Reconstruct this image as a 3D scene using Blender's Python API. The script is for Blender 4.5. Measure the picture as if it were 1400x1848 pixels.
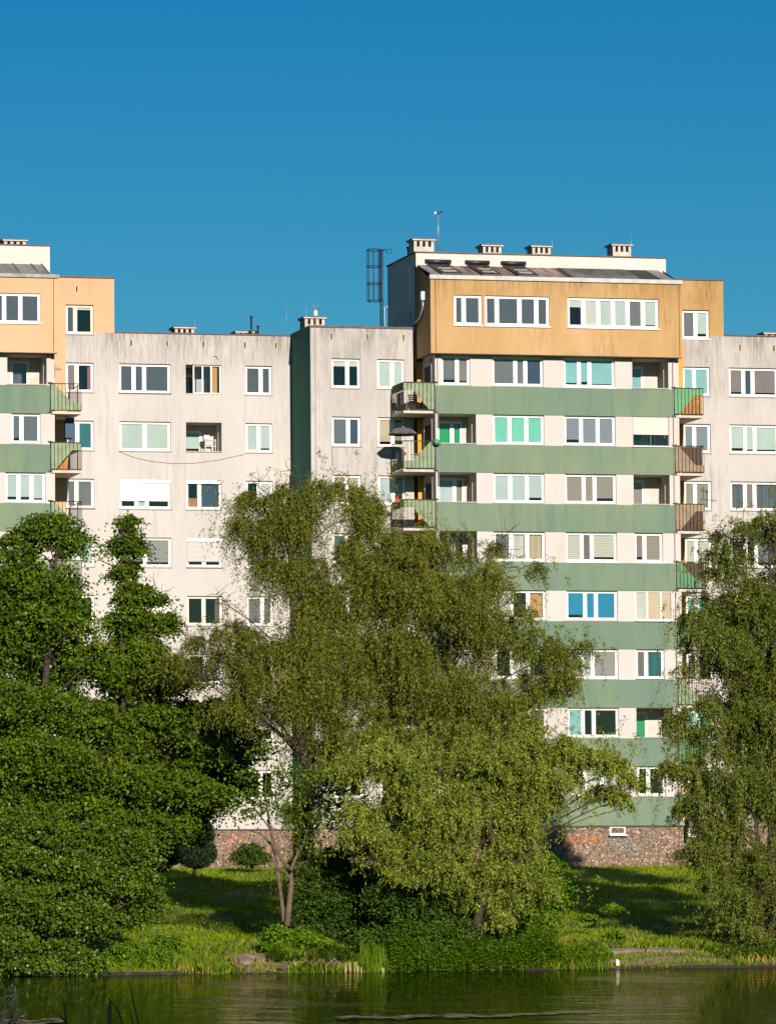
import bpy, math, random
import numpy as np
from mathutils import Vector, Matrix

sc = bpy.context.scene
for o in list(bpy.data.objects):
    bpy.data.objects.remove(o)
rng = np.random.default_rng(7)
random.seed(7)

# ------------------------------------------------------------------ camera
FPX, YAW, PIT, ROL = 9197.6, .2476, .0766, -.0084
CAM = np.array([-62.65, -233.5, -1.617])
cy, sy = math.cos(YAW), math.sin(YAW); cp, sp = math.cos(PIT), math.sin(PIT); cr, sr = math.cos(ROL), math.sin(ROL)
_R = np.array([cy, -sy, 0]); _H = np.array([sy, cy, 0]); _U = np.array([0, 0, 1.])
_f = _H*cp+_U*sp; _u = -_H*sp+_U*cp
RV, UV, FV = _R*cr+_u*sr, -_R*sr+_u*cr, _f
cam_d = bpy.data.cameras.new('camera'); cam = bpy.data.objects.new('camera', cam_d)
sc.collection.objects.link(cam); sc.camera = cam
cam_d.sensor_fit = 'HORIZONTAL'; cam_d.sensor_width = 36; cam_d.lens = FPX/1400*36
cam_d.clip_start = 1; cam_d.clip_end = 9000
M4 = Matrix.Identity(4)
for i in range(3):
    M4[i][0] = RV[i]; M4[i][1] = UV[i]; M4[i][2] = -FV[i]; M4[i][3] = CAM[i]
cam.matrix_world = M4

# measured pixel of the photo (1400 wide) -> point on the plane Y = const
def un(px, py, Y):
    d = FV+RV*(px-700)/FPX-UV*(py-924)/FPX
    P = CAM+d*((Y-CAM[1])/d[1]); return float(P[0]), float(P[2])
def pr(P):
    v = np.array(P)-CAM; f = v@FV; return 700+FPX*(v@RV)/f, 924-FPX*(v@UV)/f
def XA(px, z, Y):
    X = 0.
    for _ in range(3):
        a = pr((X, Y, z))[0]; b = pr((X+1, Y, z))[0]; X += (px-a)/(b-a)
    return X
def ZA(py, X, Y):
    z = 0.
    for _ in range(3):
        a = pr((X, Y, z))[1]; b = pr((X, Y, z+1))[1]; z += (py-a)/(b-a)
    return z

# ------------------------------------------------------------------ light
SUN_EL, SUN_AZ = math.radians(19.5), math.radians(1.5)      # azimuth measured from -Y towards +X
w = bpy.data.worlds.new("World"); sc.world = w; w.use_nodes = True
nt = w.node_tree; nt.nodes.clear()
sky = nt.nodes.new('ShaderNodeTexSky'); sky.sky_type = 'NISHITA'; sky.sun_disc = False
sky.sun_elevation = SUN_EL; sky.sun_rotation = math.pi-SUN_AZ
sky.air_density = 1.0; sky.dust_density = 0.1; sky.ozone_density = 3.0
hs = nt.nodes.new('ShaderNodeHueSaturation'); hs.inputs['Saturation'].default_value = 1.58; hs.inputs['Hue'].default_value = .5
bg = nt.nodes.new('ShaderNodeBackground'); bg.inputs[1].default_value = 0.05
ow = nt.nodes.new('ShaderNodeOutputWorld')
nt.links.new(sky.outputs[0], hs.inputs['Color']); tm = nt.nodes.new('ShaderNodeMix'); tm.data_type = 'RGBA'; tm.blend_type = 'MULTIPLY'; tm.inputs[0].default_value = 1; tm.inputs[7].default_value = (.42, .84, .94, 1)
nt.links.new(hs.outputs[0], tm.inputs[6]); nt.links.new(tm.outputs[2], bg.inputs[0]); nt.links.new(bg.outputs[0], ow.inputs[0])
sun_d = bpy.data.lights.new('sun', 'SUN'); sun_d.energy = 4.9; sun_d.angle = math.radians(.5); sun_d.color = (1, .89, .775)
sun = bpy.data.objects.new('sun', sun_d); sc.collection.objects.link(sun)
sd = Vector((math.sin(SUN_AZ)*math.cos(SUN_EL), -math.cos(SUN_AZ)*math.cos(SUN_EL), math.sin(SUN_EL)))
sun.rotation_euler = sd.to_track_quat('Z', 'Y').to_euler(); sun.location = (0, -60, 60)
vs = sc.view_settings
vs.view_transform = 'Standard'; vs.look = 'None'; vs.gamma = 1; vs.use_curve_mapping = False; vs.exposure = 0.4
sc.cycles.max_bounces = 6; sc.cycles.diffuse_bounces = 2; sc.cycles.glossy_bounces = 3
sc.cycles.transparent_max_bounces = 12; sc.cycles.caustics_reflective = False; sc.cycles.caustics_refractive = False

# ------------------------------------------------------------------ materials
MATS = {}
class NB:
    def __init__(s, name):
        s.m = bpy.data.materials.new(name); s.m.use_nodes = True
        s.t = s.m.node_tree; s.t.nodes.clear()
        s.out = s.t.nodes.new('ShaderNodeOutputMaterial')
        s.p = s.t.nodes.new('ShaderNodeBsdfPrincipled')
        s.t.links.new(s.p.outputs[0], s.out.inputs[0]); MATS[name] = s.m
        s.g = None
    def n(s, typ, **kw):
        x = s.t.nodes.new(typ)
        for k, v in kw.items():
            if k.startswith('i_'):
                k = k[2:]; k = int(k) if k.isdigit() else k.replace('_', ' ')
                if hasattr(v, 'outputs'): s.t.links.new(v.outputs[0], x.inputs[k])
                elif isinstance(v, bpy.types.NodeSocket): s.t.links.new(v, x.inputs[k])
                else: x.inputs[k].default_value = v
            else: setattr(x, k, v)
        return x
    def pos(s):
        if not s.g: s.g = s.n('ShaderNodeNewGeometry')
        return s.g.outputs['Position']
    def noise(s, scale=1, stretch=(1, 1, 1), detail=4, rough=.55, off=(0, 0, 0)):
        mp = s.n('ShaderNodeMapping', i_0=s.pos(), i_Scale=stretch, i_Location=off)
        x = s.n('ShaderNodeTexNoise', i_Scale=scale, i_Detail=detail, i_Roughness=rough)
        s.t.links.new(mp.outputs[0], x.inputs['Vector']); return x.outputs[0]
    def ramp(s, fac, a, b, ca=(0, 0, 0, 1), cb=(1, 1, 1, 1)):
        r = s.n('ShaderNodeValToRGB', i_0=fac); e = r.color_ramp.elements
        e[0].position = a; e[1].position = b; e[0].color = ca; e[1].color = cb; return r.outputs[0]
    def mix(s, f, a, b, blend='MIX'):
        x = s.t.nodes.new('ShaderNodeMix'); x.data_type = 'RGBA'; x.blend_type = blend
        for sock, v in ((x.inputs[0], f), (x.inputs[6], a), (x.inputs[7], b)):
            if isinstance(v, bpy.types.NodeSocket): s.t.links.new(v, sock)
            elif isinstance(v, (tuple, list)): sock.default_value = tuple(v)+((1,) if len(v) == 3 else ())
            else: sock.default_value = v
        return x.outputs[2]
    def math(s, op, a, b=0., clamp=False):
        x = s.t.nodes.new('ShaderNodeMath'); x.operation = op; x.use_clamp = clamp
        for i, v in enumerate((a, b)):
            if isinstance(v, bpy.types.NodeSocket): s.t.links.new(v, x.inputs[i])
            else: x.inputs[i].default_value = v
        return x.outputs[0]
    def z(s, i=2):
        x = s.n('ShaderNodeSeparateXYZ', i_0=s.pos()); return x.outputs[i]
    def set(s, **kw):
        for k, v in kw.items():
            k = k.replace('_', ' ')
            if isinstance(v, bpy.types.NodeSocket): s.t.links.new(v, s.p.inputs[k])
            elif isinstance(v, tuple) and len(v) == 3: s.p.inputs[k].default_value = v+(1,)
            else: s.p.inputs[k].default_value = v
        return s
    def bump(s, h, strength=.3, dist=.02):
        b = s.n('ShaderNodeBump', i_Height=h, i_Strength=strength, i_Distance=dist)
        s.t.links.new(b.outputs[0], s.p.inputs['Normal'])

def plain(name, col, rough=.6, var=.12, metal=0., scale=3.):
    b = NB(name); n = b.noise(scale, detail=3)
    c = b.mix(b.ramp(n, .35, .65), tuple(x*(1-var) for x in col), tuple(min(1, x*(1+var)) for x in col))
    b.set(Base_Color=c, Roughness=rough, Metallic=metal); return b.m

def stucco(name, col, dirt=(.3, .27, .24), top=None, length=2.2, amount=.8, col2=None, soft=.22, lowdirt=.25):
    b = NB(name)
    big = b.noise(.35, (1, 1, .6), 4); fine = b.noise(7, detail=5)
    c = b.mix(b.ramp(big, .3, .7), tuple(x*.93 for x in col), col2 or tuple(min(1, x*1.05) for x in col))
    c = b.mix(b.math('MULTIPLY', b.ramp(fine, .35, .7), .12), c, tuple(x*.7 for x in col))
    # run-off streaks
    st = b.ramp(b.noise(4.5, (1, 1, .14), 7, .75), .46, .66)
    patch = b.ramp(b.noise(.42, (1, 1, .3), 3, off=(3, 1, 7)), .42, .62)
    f = b.math('MULTIPLY', st, patch)
    low = b.math('MULTIPLY', f, lowdirt)
    if top is not None:
        g = b.math('DIVIDE', b.math('SUBTRACT', b.z(), top-length), length, True)
        g = b.math('POWER', g, 1.3)
        st2 = b.ramp(b.noise(6.5, (1, 1, .1), 7, .75, off=(9, 2, 4)), .34, .6)
        blot = b.ramp(b.noise(.8, (1, 1, .5), 3, off=(1, 8, 2)), .3, .62)
        t = b.math('MULTIPLY', b.math('MULTIPLY', st2, g), b.math('ADD', b.math('MULTIPLY', blot, .8), .2))
        low = b.math('MAXIMUM', low, b.math('MULTIPLY', t, amount))
    c = b.mix(low, c, dirt)
    b.set(Base_Color=c, Roughness=.92); b.p.inputs['Specular IOR Level'].default_value = .15
    b.bump(b.noise(28, detail=3), .25, .015); return b.m

W_COL = (.508, .478, .452)
stucco('stucco_white', W_COL, top=25.9, length=3.6, amount=1.0, dirt=(.20, .175, .155), lowdirt=.35)
stucco('stucco_white_middle', tuple(x*.96 for x in W_COL), top=25.95, length=6.2, amount=1., dirt=(.2, .175, .155), lowdirt=.6)
stucco('stucco_white_plain', (.535, .497, .468), lowdirt=.3, dirt=(.36, .33, .29))
stucco('stucco_white_penthouse', (.6, .55, .5), lowdirt=.1)
stucco('stucco_grey_side', (.74, .68, .58), lowdirt=.25, dirt=(.35, .33, .3))
stucco('stucco_orange', (.43, .258, .1), top=28.4, length=2.8, amount=1., dirt=(.2, .115, .035), lowdirt=.6, col2=(.52, .345, .18))
stucco('stucco_orange_left', (.585, .375, .22), top=28.1, length=1.4, amount=.3, dirt=(.36, .23, .12), lowdirt=.1)
stucco('stucco_orange_deep', (.62, .33, .075), lowdirt=.3, dirt=(.3, .16, .05))
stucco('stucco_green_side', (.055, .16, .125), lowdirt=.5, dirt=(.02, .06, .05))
def green_band():
    b = NB('stucco_green_band')
    n1 = b.noise(.28, (1, 1, .5), 3); fine = b.noise(9, detail=4)
    c = b.mix(b.ramp(n1, .4, .62), (.145, .21, .15), (.185, .24, .155))
    # cooler repaired fields below the piers
    v = b.noise(.9, (1, 1, .08), 2, .4, off=(5, 0, 0))
    c = b.mix(b.math('MULTIPLY', b.ramp(v, .52, .58), .32), c, (.115, .19, .165))
    c = b.mix(b.math('MULTIPLY', b.ramp(b.noise(2.2, (1, 1, .15), 5), .5, .75), .4), c, (.08, .13, .095))
    c = b.mix(b.math('MULTIPLY', b.ramp(fine, .4, .7), .1), c, (.1, .16, .1))
    b.set(Base_Color=c, Roughness=.9); b.p.inputs['Specular IOR Level'].default_value = .15
    b.bump(b.noise(28, detail=3), .2, .015)
green_band()
def pebble():
    b = NB('pebble_dash')
    v = b.n('ShaderNodeTexVoronoi', i_Vector=b.pos(), i_Scale=13.)
    v2 = b.n('ShaderNodeTexVoronoi', i_Vector=b.pos(), i_Scale=5.5)
    sx = b.n('ShaderNodeSeparateColor', i_0=v.outputs['Color'])
    c = b.mix(sx.outputs[0], (.18, .11, .07), (.4, .25, .16))
    c = b.mix(b.ramp(sx.outputs[1], .72, .8), c, (.07, .05, .04))
    c = b.mix(b.ramp(sx.outputs[2], .88, .92), c, (.56, .44, .34))
    c = b.mix(b.ramp(v.outputs['Distance'], .35, .75), c, (.14, .1, .075))
    c = b.mix(b.math('MULTIPLY', b.ramp(b.noise(.7), .5, .7), .4), c, (.2, .15, .12))
    b.set(Base_Color=c, Roughness=.85); b.bump(v2.outputs['Distance'], .6, .04)
pebble()
plain('pvc_white', (.78, .77, .74), .35, .03); plain('cream_frame', (.66, .6, .46), .5)
plain('pvc_brown', (.07, .045, .03), .4)
plain('sill_grey', (.32, .29, .26), .5); plain('sill_dark', (.09, .07, .06), .5)
plain('metal_dark', (.035, .035, .04), .45, metal=.3); plain('metal_olive', (.05, .055, .028), .55, .3)
plain('metal_grey', (.33, .35, .37), .4, metal=.5); plain('flashing', (.24, .25, .25), .6, .25, metal=.1)
plain('roof_felt', (.04, .038, .036), .9, .3); plain('roof_cap', (.07, .05, .045), .6, .3)
plain('gutter_zinc', (.4, .4, .38), .5, .15)
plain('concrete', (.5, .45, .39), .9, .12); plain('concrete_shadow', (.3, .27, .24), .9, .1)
plain('vent_frame', (.5, .43, .29), .8); plain('dark_hole', (.012, .01, .01), .9)
plain('interior', (.2, .18, .165), .9, .2); plain('loggia_wall', (.53, .49, .43), .9, .08)
plain('shutter_white', (.8, .78, .74), .5, .02)
plain('panel_green', (.15, .21, .1), .5, .22); plain('panel_vivid', (.06, .25, .09), .45, .1)
plain('panel_brown', (.22, .15, .08), .55, .15); plain('panel_dark_green', (.04, .16, .06), .45, .15)
plain('umbrella_cloth', (.11, .1, .095), .7, .15); plain('wood', (.3, .17, .07), .6)
plain('plastic_green', (.05, .28, .16), .35); plain('white_paint', (.75, .72, .68), .5, .05)
plain('cardboard', (.5, .19, .04), .8); plain('red_cloth', (.65, .04, .05), .8); plain('blue_cloth', (.05, .09, .17), .9, .5, scale=20)
plain('graffiti_orange', (.42, .13, .03), .8, .5, scale=9); plain('graffiti_teal', (.11, .2, .18), .8, .5, scale=9)
plain('bark', (.045, .03, .02), .95, .35, scale=6); plain('bark_light', (.12, .085, .055), .95, .3, scale=6)
plain('stone', (.2, .155, .11), .9, .25); plain('straw', (.5, .38, .2), .9, .25)
plain('duck_brown', (.1, .06, .035), .8, .5, scale=25); plain('duck_bill', (.35, .2, .05), .5)
plain('turquoise', (.05, .45, .4), .5)
def glass():
    b = NB('glass'); b.t.nodes.remove(b.p)
    tr = b.n('ShaderNodeBsdfTransparent', i_0=(.84, .88, .9, 1)); gl = b.n('ShaderNodeBsdfGlossy', i_Color=(1, .93, .82, 1), i_Roughness=.02)
    fr = b.n('ShaderNodeFresnel', i_0=1.8)
    b.t.links.new(b.n('ShaderNodeBump', i_Height=b.noise(1.3, detail=1), i_Strength=.15, i_Distance=.03).outputs[0], gl.inputs['Normal'])
    mx = b.n('ShaderNodeMixShader', i_0=fr); b.t.links.new(tr.outputs[0], mx.inputs[1]); b.t.links.new(gl.outputs[0], mx.inputs[2])
    b.t.links.new(mx.outputs[0], b.out.inputs[0])
glass()
def cloth(name, col, transl=.35):
    b = NB(name)
    tr = b.n('ShaderNodeBsdfTranslucent', i_0=tuple(col)+(1,))
    n = b.noise(1.5, (1, 1, .6), 2); c = b.mix(b.ramp(n, .35, .65), tuple(x*.93 for x in col), tuple(min(1, x*1.04) for x in col))
    b.set(Base_Color=c, Roughness=.8)
    mx = b.n('ShaderNodeMixShader', i_0=transl*.4); b.t.links.new(b.p.outputs[0], mx.inputs[1]); b.t.links.new(tr.outputs[0], mx.inputs[2])
    b.t.links.new(mx.outputs[0], b.out.inputs[0]); return name
BL = dict(mint=(.6, .7, .61), grey=(.2, .19, .19), white=(.75, .72, .62), pale=(.58, .66, .64), cyan=(.3, .6, .6), teal=(.03, .17, .19),
          green=(.015, .38, .13), aqua=(.22, .7, .5), blue=(.01, .27, .47), brown=(.2, .155, .13), beige=(.68, .53, .34), darkgrey=(.1, .1, .105),
          pink=(.5, .18, .2), orange=(.72, .4, .14), olive=(.3, .33, .17), yellow=(.68, .6, .38), peach=(.8, .6, .4), rose=(.3, .22, .2), bluegrey=(.15, .165, .18), deepblue=(.04, .07, .12), glass_sheen=(.085, .1, .118), dusk=(.04, .045, .05))  # second-last tone puts the grey reflection of the glass into a blind
for k, v in BL.items(): cloth('blind_'+k, v)
def daynight(name, col):
    b = NB(name)
    wv = b.n('ShaderNodeTexWave', wave_type='BANDS', bands_direction='Z', i_Vector=b.pos(), i_Scale=2.9, i_Distortion=0.)
    c = b.mix(b.ramp(wv.outputs[1], .42, .6), tuple(x*.74 for x in col), col); b.set(Base_Color=c, Roughness=.85)
DN = dict(dn_grey=(.36, .33, .3), dn_brown=(.36, .29, .23), dn_cream=(.64, .6, .47), dn_blue=(.27, .3, .33))
for k, v in DN.items(): daynight('blind_'+k, v)
def slats(name, col):
    b = NB(name)
    wv = b.n('ShaderNodeTexWave', wave_type='BANDS', bands_direction='Z', i_Vector=b.pos(), i_Scale=5.2, i_Distortion=0.)
    b.set(Base_Color=b.mix(b.ramp(wv.outputs[1], .02, .25), tuple(x*.7 for x in col), col), Roughness=.5); b.bump(wv.outputs[1], .4, .02)
slats('slats_white', (.78, .76, .71)); slats('slats_grey', (.5, .46, .43)); slats('slats_cream', (.62, .57, .5))
def roofmat(name, c1, c2, c3):
    b = NB(name); c = b.mix(b.ramp(b.noise(1.4, (1, .3, .3), 5), .35, .65), c1, c2)
    c = b.mix(b.ramp(b.noise(3.5, (1, .2, .2), 5, off=(4, 4, 4)), .55, .7), c, c3); b.set(Base_Color=c, Roughness=.75)
roofmat('roof_rust', (.13, .1, .08), (.33, .27, .22), (.3, .12, .045))
roofmat('roof_sheet', (.14, .155, .14), (.24, .25, .23), (.07, .07, .055))

def leafmat(name, c1, c2, c3, gloss=.4, spec=.5, tr=.3):
    b = NB(name)
    at = b.n('ShaderNodeAttribute', attribute_name='tint')
    f = at.outputs['Fac']
    c = b.mix(b.ramp(f, .0, .75), c1, c2); c = b.mix(b.ramp(f, .86, .95), c, c3)
    b.set(Base_Color=c, Roughness=gloss); b.p.inputs['Specular IOR Level'].default_value = spec
    t = b.n('ShaderNodeBsdfTranslucent'); b.t.links.new(b.mix(1., c, (1.25, 1.35, .55), 'MULTIPLY'), t.inputs[0])
    mx = b.n('ShaderNodeMixShader', i_0=tr); b.t.links.new(b.p.outputs[0], mx.inputs[1]); b.t.links.new(t.outputs[0], mx.inputs[2])
    b.t.links.new(mx.outputs[0], b.out.inputs[0])
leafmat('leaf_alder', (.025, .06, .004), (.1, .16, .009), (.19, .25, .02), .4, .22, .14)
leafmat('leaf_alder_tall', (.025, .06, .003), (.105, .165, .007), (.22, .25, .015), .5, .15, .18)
leafmat('leaf_willow', (.022, .042, .004), (.2, .225, .024), (.5, .37, .04), .45, .25, .22)
leafmat('leaf_willow_lower', (.03, .06, .006), (.28, .33, .04), (.6, .55, .13), .5, .2, .2)
leafmat('leaf_willow_right', (.022, .045, .005), (.18, .215, .028), (.42, .42, .1), .5, .2, .2)
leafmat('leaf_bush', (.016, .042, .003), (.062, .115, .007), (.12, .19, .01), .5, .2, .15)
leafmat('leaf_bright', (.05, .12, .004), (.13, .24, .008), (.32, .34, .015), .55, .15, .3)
leafmat('leaf_conifer', (.008, .02, .006), (.018, .038, .01), (.05, .08, .02), .6, .3, .1)
leafmat('blade', (.09, .165, .002), (.27, .37, .006), (.45, .3, .09), .7, .1, .3)
leafmat('blade_reed', (.06, .13, .004), (.17, .27, .01), (.5, .34, .12), .6, .12, .3)
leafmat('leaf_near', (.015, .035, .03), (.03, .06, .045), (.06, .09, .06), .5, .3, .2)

# ------------------------------------------------------------------ mesh helpers
def link(o, parent=None):
    sc.collection.objects.link(o)
    if parent is not None:
        o.parent = parent
        off = Vector(parent.get('_w', (0, 0, 0)))
        o['_w'] = tuple(off) if False else (0., 0., 0.)
        o.location = -off
    return o
class MB:
    def __init__(s): s.v = []; s.f = []; s.m = []; s.mats = []; s.sm = []
    def mi(s, mat):
        if mat not in s.mats: s.mats.append(mat)
        return s.mats.index(mat)
    def face(s, pts, mat, smooth=False):
        n = len(s.v); s.v += [tuple(p) for p in pts]; s.f.append(tuple(range(n, n+len(pts)))); s.m.append(s.mi(mat)); s.sm.append(smooth)
    def box(s, x0, x1, y0, y1, z0, z1, mat, skip=''):
        if x0 > x1: x0, x1 = x1, x0
        if y0 > y1: y0, y1 = y1, y0
        if z0 > z1: z0, z1 = z1, z0
        n = len(s.v); s.v += [(x, y, z) for z in (z0, z1) for y in (y0, y1) for x in (x0, x1)]
        F = dict(b=(0, 2, 3, 1), t=(4, 5, 7, 6), f=(0, 1, 5, 4), k=(2, 6, 7, 3), l=(0, 4, 6, 2), r=(1, 3, 7, 5))
        for k, q in F.items():
            if k in skip: continue
            s.f.append(tuple(n+i for i in q)); s.m.append(s.mi(mat)); s.sm.append(False)
    def tube(s, pts, rad, mat, n=6, caps=True):
        pts = [Vector(p) for p in pts]
        if not hasattr(rad, '__len__'): rad = [rad]*len(pts)
        base = len(s.v); mi = s.mi(mat)
        for i, p in enumerate(pts):
            a = pts[max(i-1, 0)]; b = pts[min(i+1, len(pts)-1)]
            d = (b-a)
            d = d.normalized() if d.length > 1e-9 else Vector((0, 0, 1))
            u = d.cross(Vector((0, 1, 0)) if abs(d.y) < .9 else Vector((1, 0, 0))).normalized(); v = d.cross(u)
            for k in range(n):
                an = 2*math.pi*k/n; s.v.append(tuple(p+(u*math.cos(an)+v*math.sin(an))*rad[i]))
        for i in range(len(pts)-1):
            for k in range(n):
                a = base+i*n+k; b = base+i*n+(k+1) % n
                s.f.append((a, b, b+n, a+n)); s.m.append(mi); s.sm.append(True)
        if caps:
            s.f.append(tuple(base+k for k in range(n))[::-1]); s.m.append(mi); s.sm.append(False)
            e = base+(len(pts)-1)*n; s.f.append(tuple(e+k for k in range(n))); s.m.append(mi); s.sm.append(False)
    def bar(s, a, b, w, mat):          # square bar between two points
        s.tube([a, b], w/2*1.2, mat, 4)
    def build(s, name, parent=None):
        me = bpy.data.meshes.new(name); me.from_pydata(s.v, [], s.f)
        for m in s.mats: me.materials.append(MATS[m])
        me.polygons.foreach_set('material_index', s.m); me.polygons.foreach_set('use_smooth', s.sm); me.update()
        return link(bpy.data.objects.new(name, me), parent)
def tag(o, label=None, cat=None, group=None, kind=None):
    if label: o['label'] = label
    if cat: o['category'] = cat
    if group: o['group'] = group
    if kind: o['kind'] = kind
    return o
def empty(name, loc):
    o = bpy.data.objects.new(name, None); o.empty_display_size = .3; sc.collection.objects.link(o)
    o.location = loc; o['_w'] = tuple(float(c) for c in loc); return o
def quads(name, V, tint, mat, parent=None, nper=4):
    """V: (N, nper, 3) array of separate faces"""
    N = len(V); me = bpy.data.meshes.new(name)
    me.vertices.add(N*nper); me.vertices.foreach_set('co', V.astype(np.float32).ravel())
    me.loops.add(N*nper); me.loops.foreach_set('vertex_index', np.arange(N*nper, dtype=np.int32))
    me.polygons.add(N); me.polygons.foreach_set('loop_start', np.arange(0, N*nper, nper, dtype=np.int32))
    me.polygons.foreach_set('loop_total', np.full(N, nper, np.int32))
    a = me.attributes.new('tint', 'FLOAT', 'FACE'); a.data.foreach_set('value', tint.astype(np.float32))
    me.materials.append(MATS[mat]); me.update(calc_edges=True)
    return link(bpy.data.objects.new(name, me), parent)
def unit(a): return a/np.maximum(np.linalg.norm(a, axis=-1, keepdims=True), 1e-9)

# ------------------------------------------------------------------ terrain, water
WATER = -4.17
SHORE = -50.
def shore_y(x):
    return SHORE+.45*np.sin(x*.31)+.3*np.sin(x*.83+1)+.15*np.sin(x*2.1+2)-.03*(x+14)*0
YS = np.array([-5000, -260, -236, -200, -178, -172, -60, -51.2, -50.2, -49.7, -48.5, -45, -42, -30, -15, -1, 2, 60, 4000.])
ZS = np.array([-2.8, -2.9, -3.3, -3.7, -4.05, -6, -6.5, -5.2, -4.3, -4.08, -3.85, -3.45, -3.1, -2.07, -1.0, -.03, 0, .1, .1])
def ground_z(x, y):
    x = np.asarray(x, float); y = np.asarray(y, float)
    t = np.clip((y+60)/15, 0, 1)*np.clip((-35-y)/10, 0, 1)
    yy = y-(shore_y(x)-SHORE)*t
    z = np.interp(yy, YS, ZS)
    amp = np.clip((y+50)/4, 0, 1)*np.clip((-2-y)/6, 0, 1)
    return z+amp*(.10*np.sin(x*.5+y*.3)+.06*np.sin(x*1.3-y*.8+1)+.04*np.sin(x*2.7+y*1.9))
xs = np.concatenate([[-3000, -800, -250, -120, -80], np.arange(-60, 50.1, .6), [70, 120, 250, 800, 3000]])
ys = np.concatenate([[-5000, -1000, -400, -260, -236, -215, -200, -185, -178, -175, -172, -120, -70, -60, -56], np.arange(-53, -44, .3), np.arange(-44, 4, .7), [10, 30, 60, 200, 800, 4000]])
GX, GY = np.meshgrid(xs, ys); GZ = ground_z(GX, GY)
nx, ny = len(xs), len(ys)
me = bpy.data.meshes.new('ground')
idx = np.arange(nx*ny).reshape(ny, nx)
me.from_pydata(np.stack([GX, GY, GZ], -1).reshape(-1, 3).tolist(), [], np.stack([idx[:-1, :-1], idx[:-1, 1:], idx[1:, 1:], idx[1:, :-1]], -1).reshape(-1, 4).tolist())
BARE = [(1135, 1715, -47, 1.9, .9), (1215, 1718, -46.9, 1.6, .8), (455, 1715, -46.8, 1.0, 1.2), (555, 1745, -48.9, 3.2, .7), (1180, 1742, -48.9, 3., .5), (330, 1700, -46, .6, .5), (1090, 1690, -44.5, .8, .5)]
b = NB('ground_soil')
n = b.noise(.35, detail=4); n2 = b.noise(2.2, detail=5)
c = b.mix(b.ramp(n, .4, .62), (.055, .1, .004), (.11, .16, .008)); c = b.mix(b.ramp(n2, .5, .72), c, (.13, .12, .04))
edge = b.math('LESS_THAN', b.math('ADD', b.z(), b.math('MULTIPLY', b.noise(1.3, off=(0, 5, 0)), .14)), -3.98); c = b.mix(edge, c, (.03, .024, .012))
c = b.mix(b.math('MULTIPLY', b.ramp(b.noise(1.1, detail=4, off=(3, 3, 3)), .6, .68), .8), c, (.22, .16, .09))
sx = b.n('ShaderNodeSeparateXYZ', i_0=b.pos())
for px_, py_, yy, rx, ry in BARE:
    bx_, _ = un(px_, py_, yy)
    e1_ = b.math('POWER', b.math('DIVIDE', b.math('SUBTRACT', sx.outputs[0], bx_), rx), 2.); e2_ = b.math('POWER', b.math('DIVIDE', b.math('SUBTRACT', sx.outputs[1], yy), ry), 2.)
    dd_ = b.math('ADD', b.math('ADD', e1_, e2_), b.math('MULTIPLY', b.noise(1.6, off=(px_, 0, 0)), 1.2)); c = b.mix(b.math('LESS_THAN', dd_, 1.7), c, b.mix(b.ramp(b.noise(3), .35, .65), (.15, .1, .05), (.3, .2, .11)))
b.set(Base_Color=c, Roughness=.95); b.bump(b.noise(6), .6, .1)
me.materials.append(b.m); me.polygons.foreach_set('use_smooth', [True]*len(me.polygons))
tag(link(bpy.data.objects.new('ground', me)), kind='structure')

def wpt(px_, py_):
    d = FV+RV*(px_-700)/FPX-UV*(py_-924)/FPX; p = CAM+d*((WATER-CAM[2])/d[2]); return float(p[0]), float(p[1])
WIND = [(*wpt(470, 1780), 2.0, 13.), (*wpt(480, 1810), 2.4, 9.), (*wpt(650, 1813), 3.5, 3.), (*wpt(1180, 1768), 3.2, 9.), (*wpt(900, 1800), 2.5, 3.)]
b = NB('pond_water')
w1 = b.noise(1.0, (.55, .3, 1), 2, .5); w2 = b.noise(3.0, (1.2, .35, 1), 3, .6)
sx = b.n('ShaderNodeSeparateXYZ', i_0=b.pos()); patch = 0.
for wx_, wy_, rx, ry in WIND:
    e1_ = b.math('POWER', b.math('DIVIDE', b.math('SUBTRACT', sx.outputs[0], wx_), rx), 2.); e2_ = b.math('POWER', b.math('DIVIDE', b.math('SUBTRACT', sx.outputs[1], wy_), ry), 2.)
    g_ = b.math('SUBTRACT', 1.3, b.math('ADD', b.math('ADD', e1_, e2_), b.math('MULTIPLY', b.noise(.5, (1, .4, 1), off=(wx_, 0, 0)), 1.1)), True); patch = g_ if patch == 0. else b.math('MAXIMUM', patch, g_)
hgt = b.math('ADD', b.math('MULTIPLY', w1, .8), b.math('MULTIPLY', w2, .25))
bp = b.n('ShaderNodeBump', i_Height=hgt, i_Strength=b.math('ADD', b.math('MULTIPLY', patch, .85), .15), i_Distance=.45)
b.t.nodes.remove(b.p); df = b.n('ShaderNodeBsdfDiffuse', i_0=(.012, .02, .003, 1)); gl = b.n('ShaderNodeBsdfGlossy', i_0=(.56, .56, .42, 1), i_Roughness=b.math('ADD', b.math('MULTIPLY', patch, .06), .015))
fr = b.n('ShaderNodeFresnel', i_IOR=1.33); mx = b.n('ShaderNodeMixShader', i_0=fr)
b.t.links.new(bp.outputs[0], gl.inputs['Normal']); b.t.links.new(bp.outputs[0], fr.inputs['Normal']); b.t.links.new(df.outputs[0], mx.inputs[1]); b.t.links.new(gl.outputs[0], mx.inputs[2]); b.t.links.new(mx.outputs[0], b.out.inputs[0])
m = MB(); m.face([(-3000, -182, WATER), (3000, -182, WATER), (3000, -44, WATER), (-3000, -44, WATER)], 'pond_water')
tag(m.build('water'), kind='structure')

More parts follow.
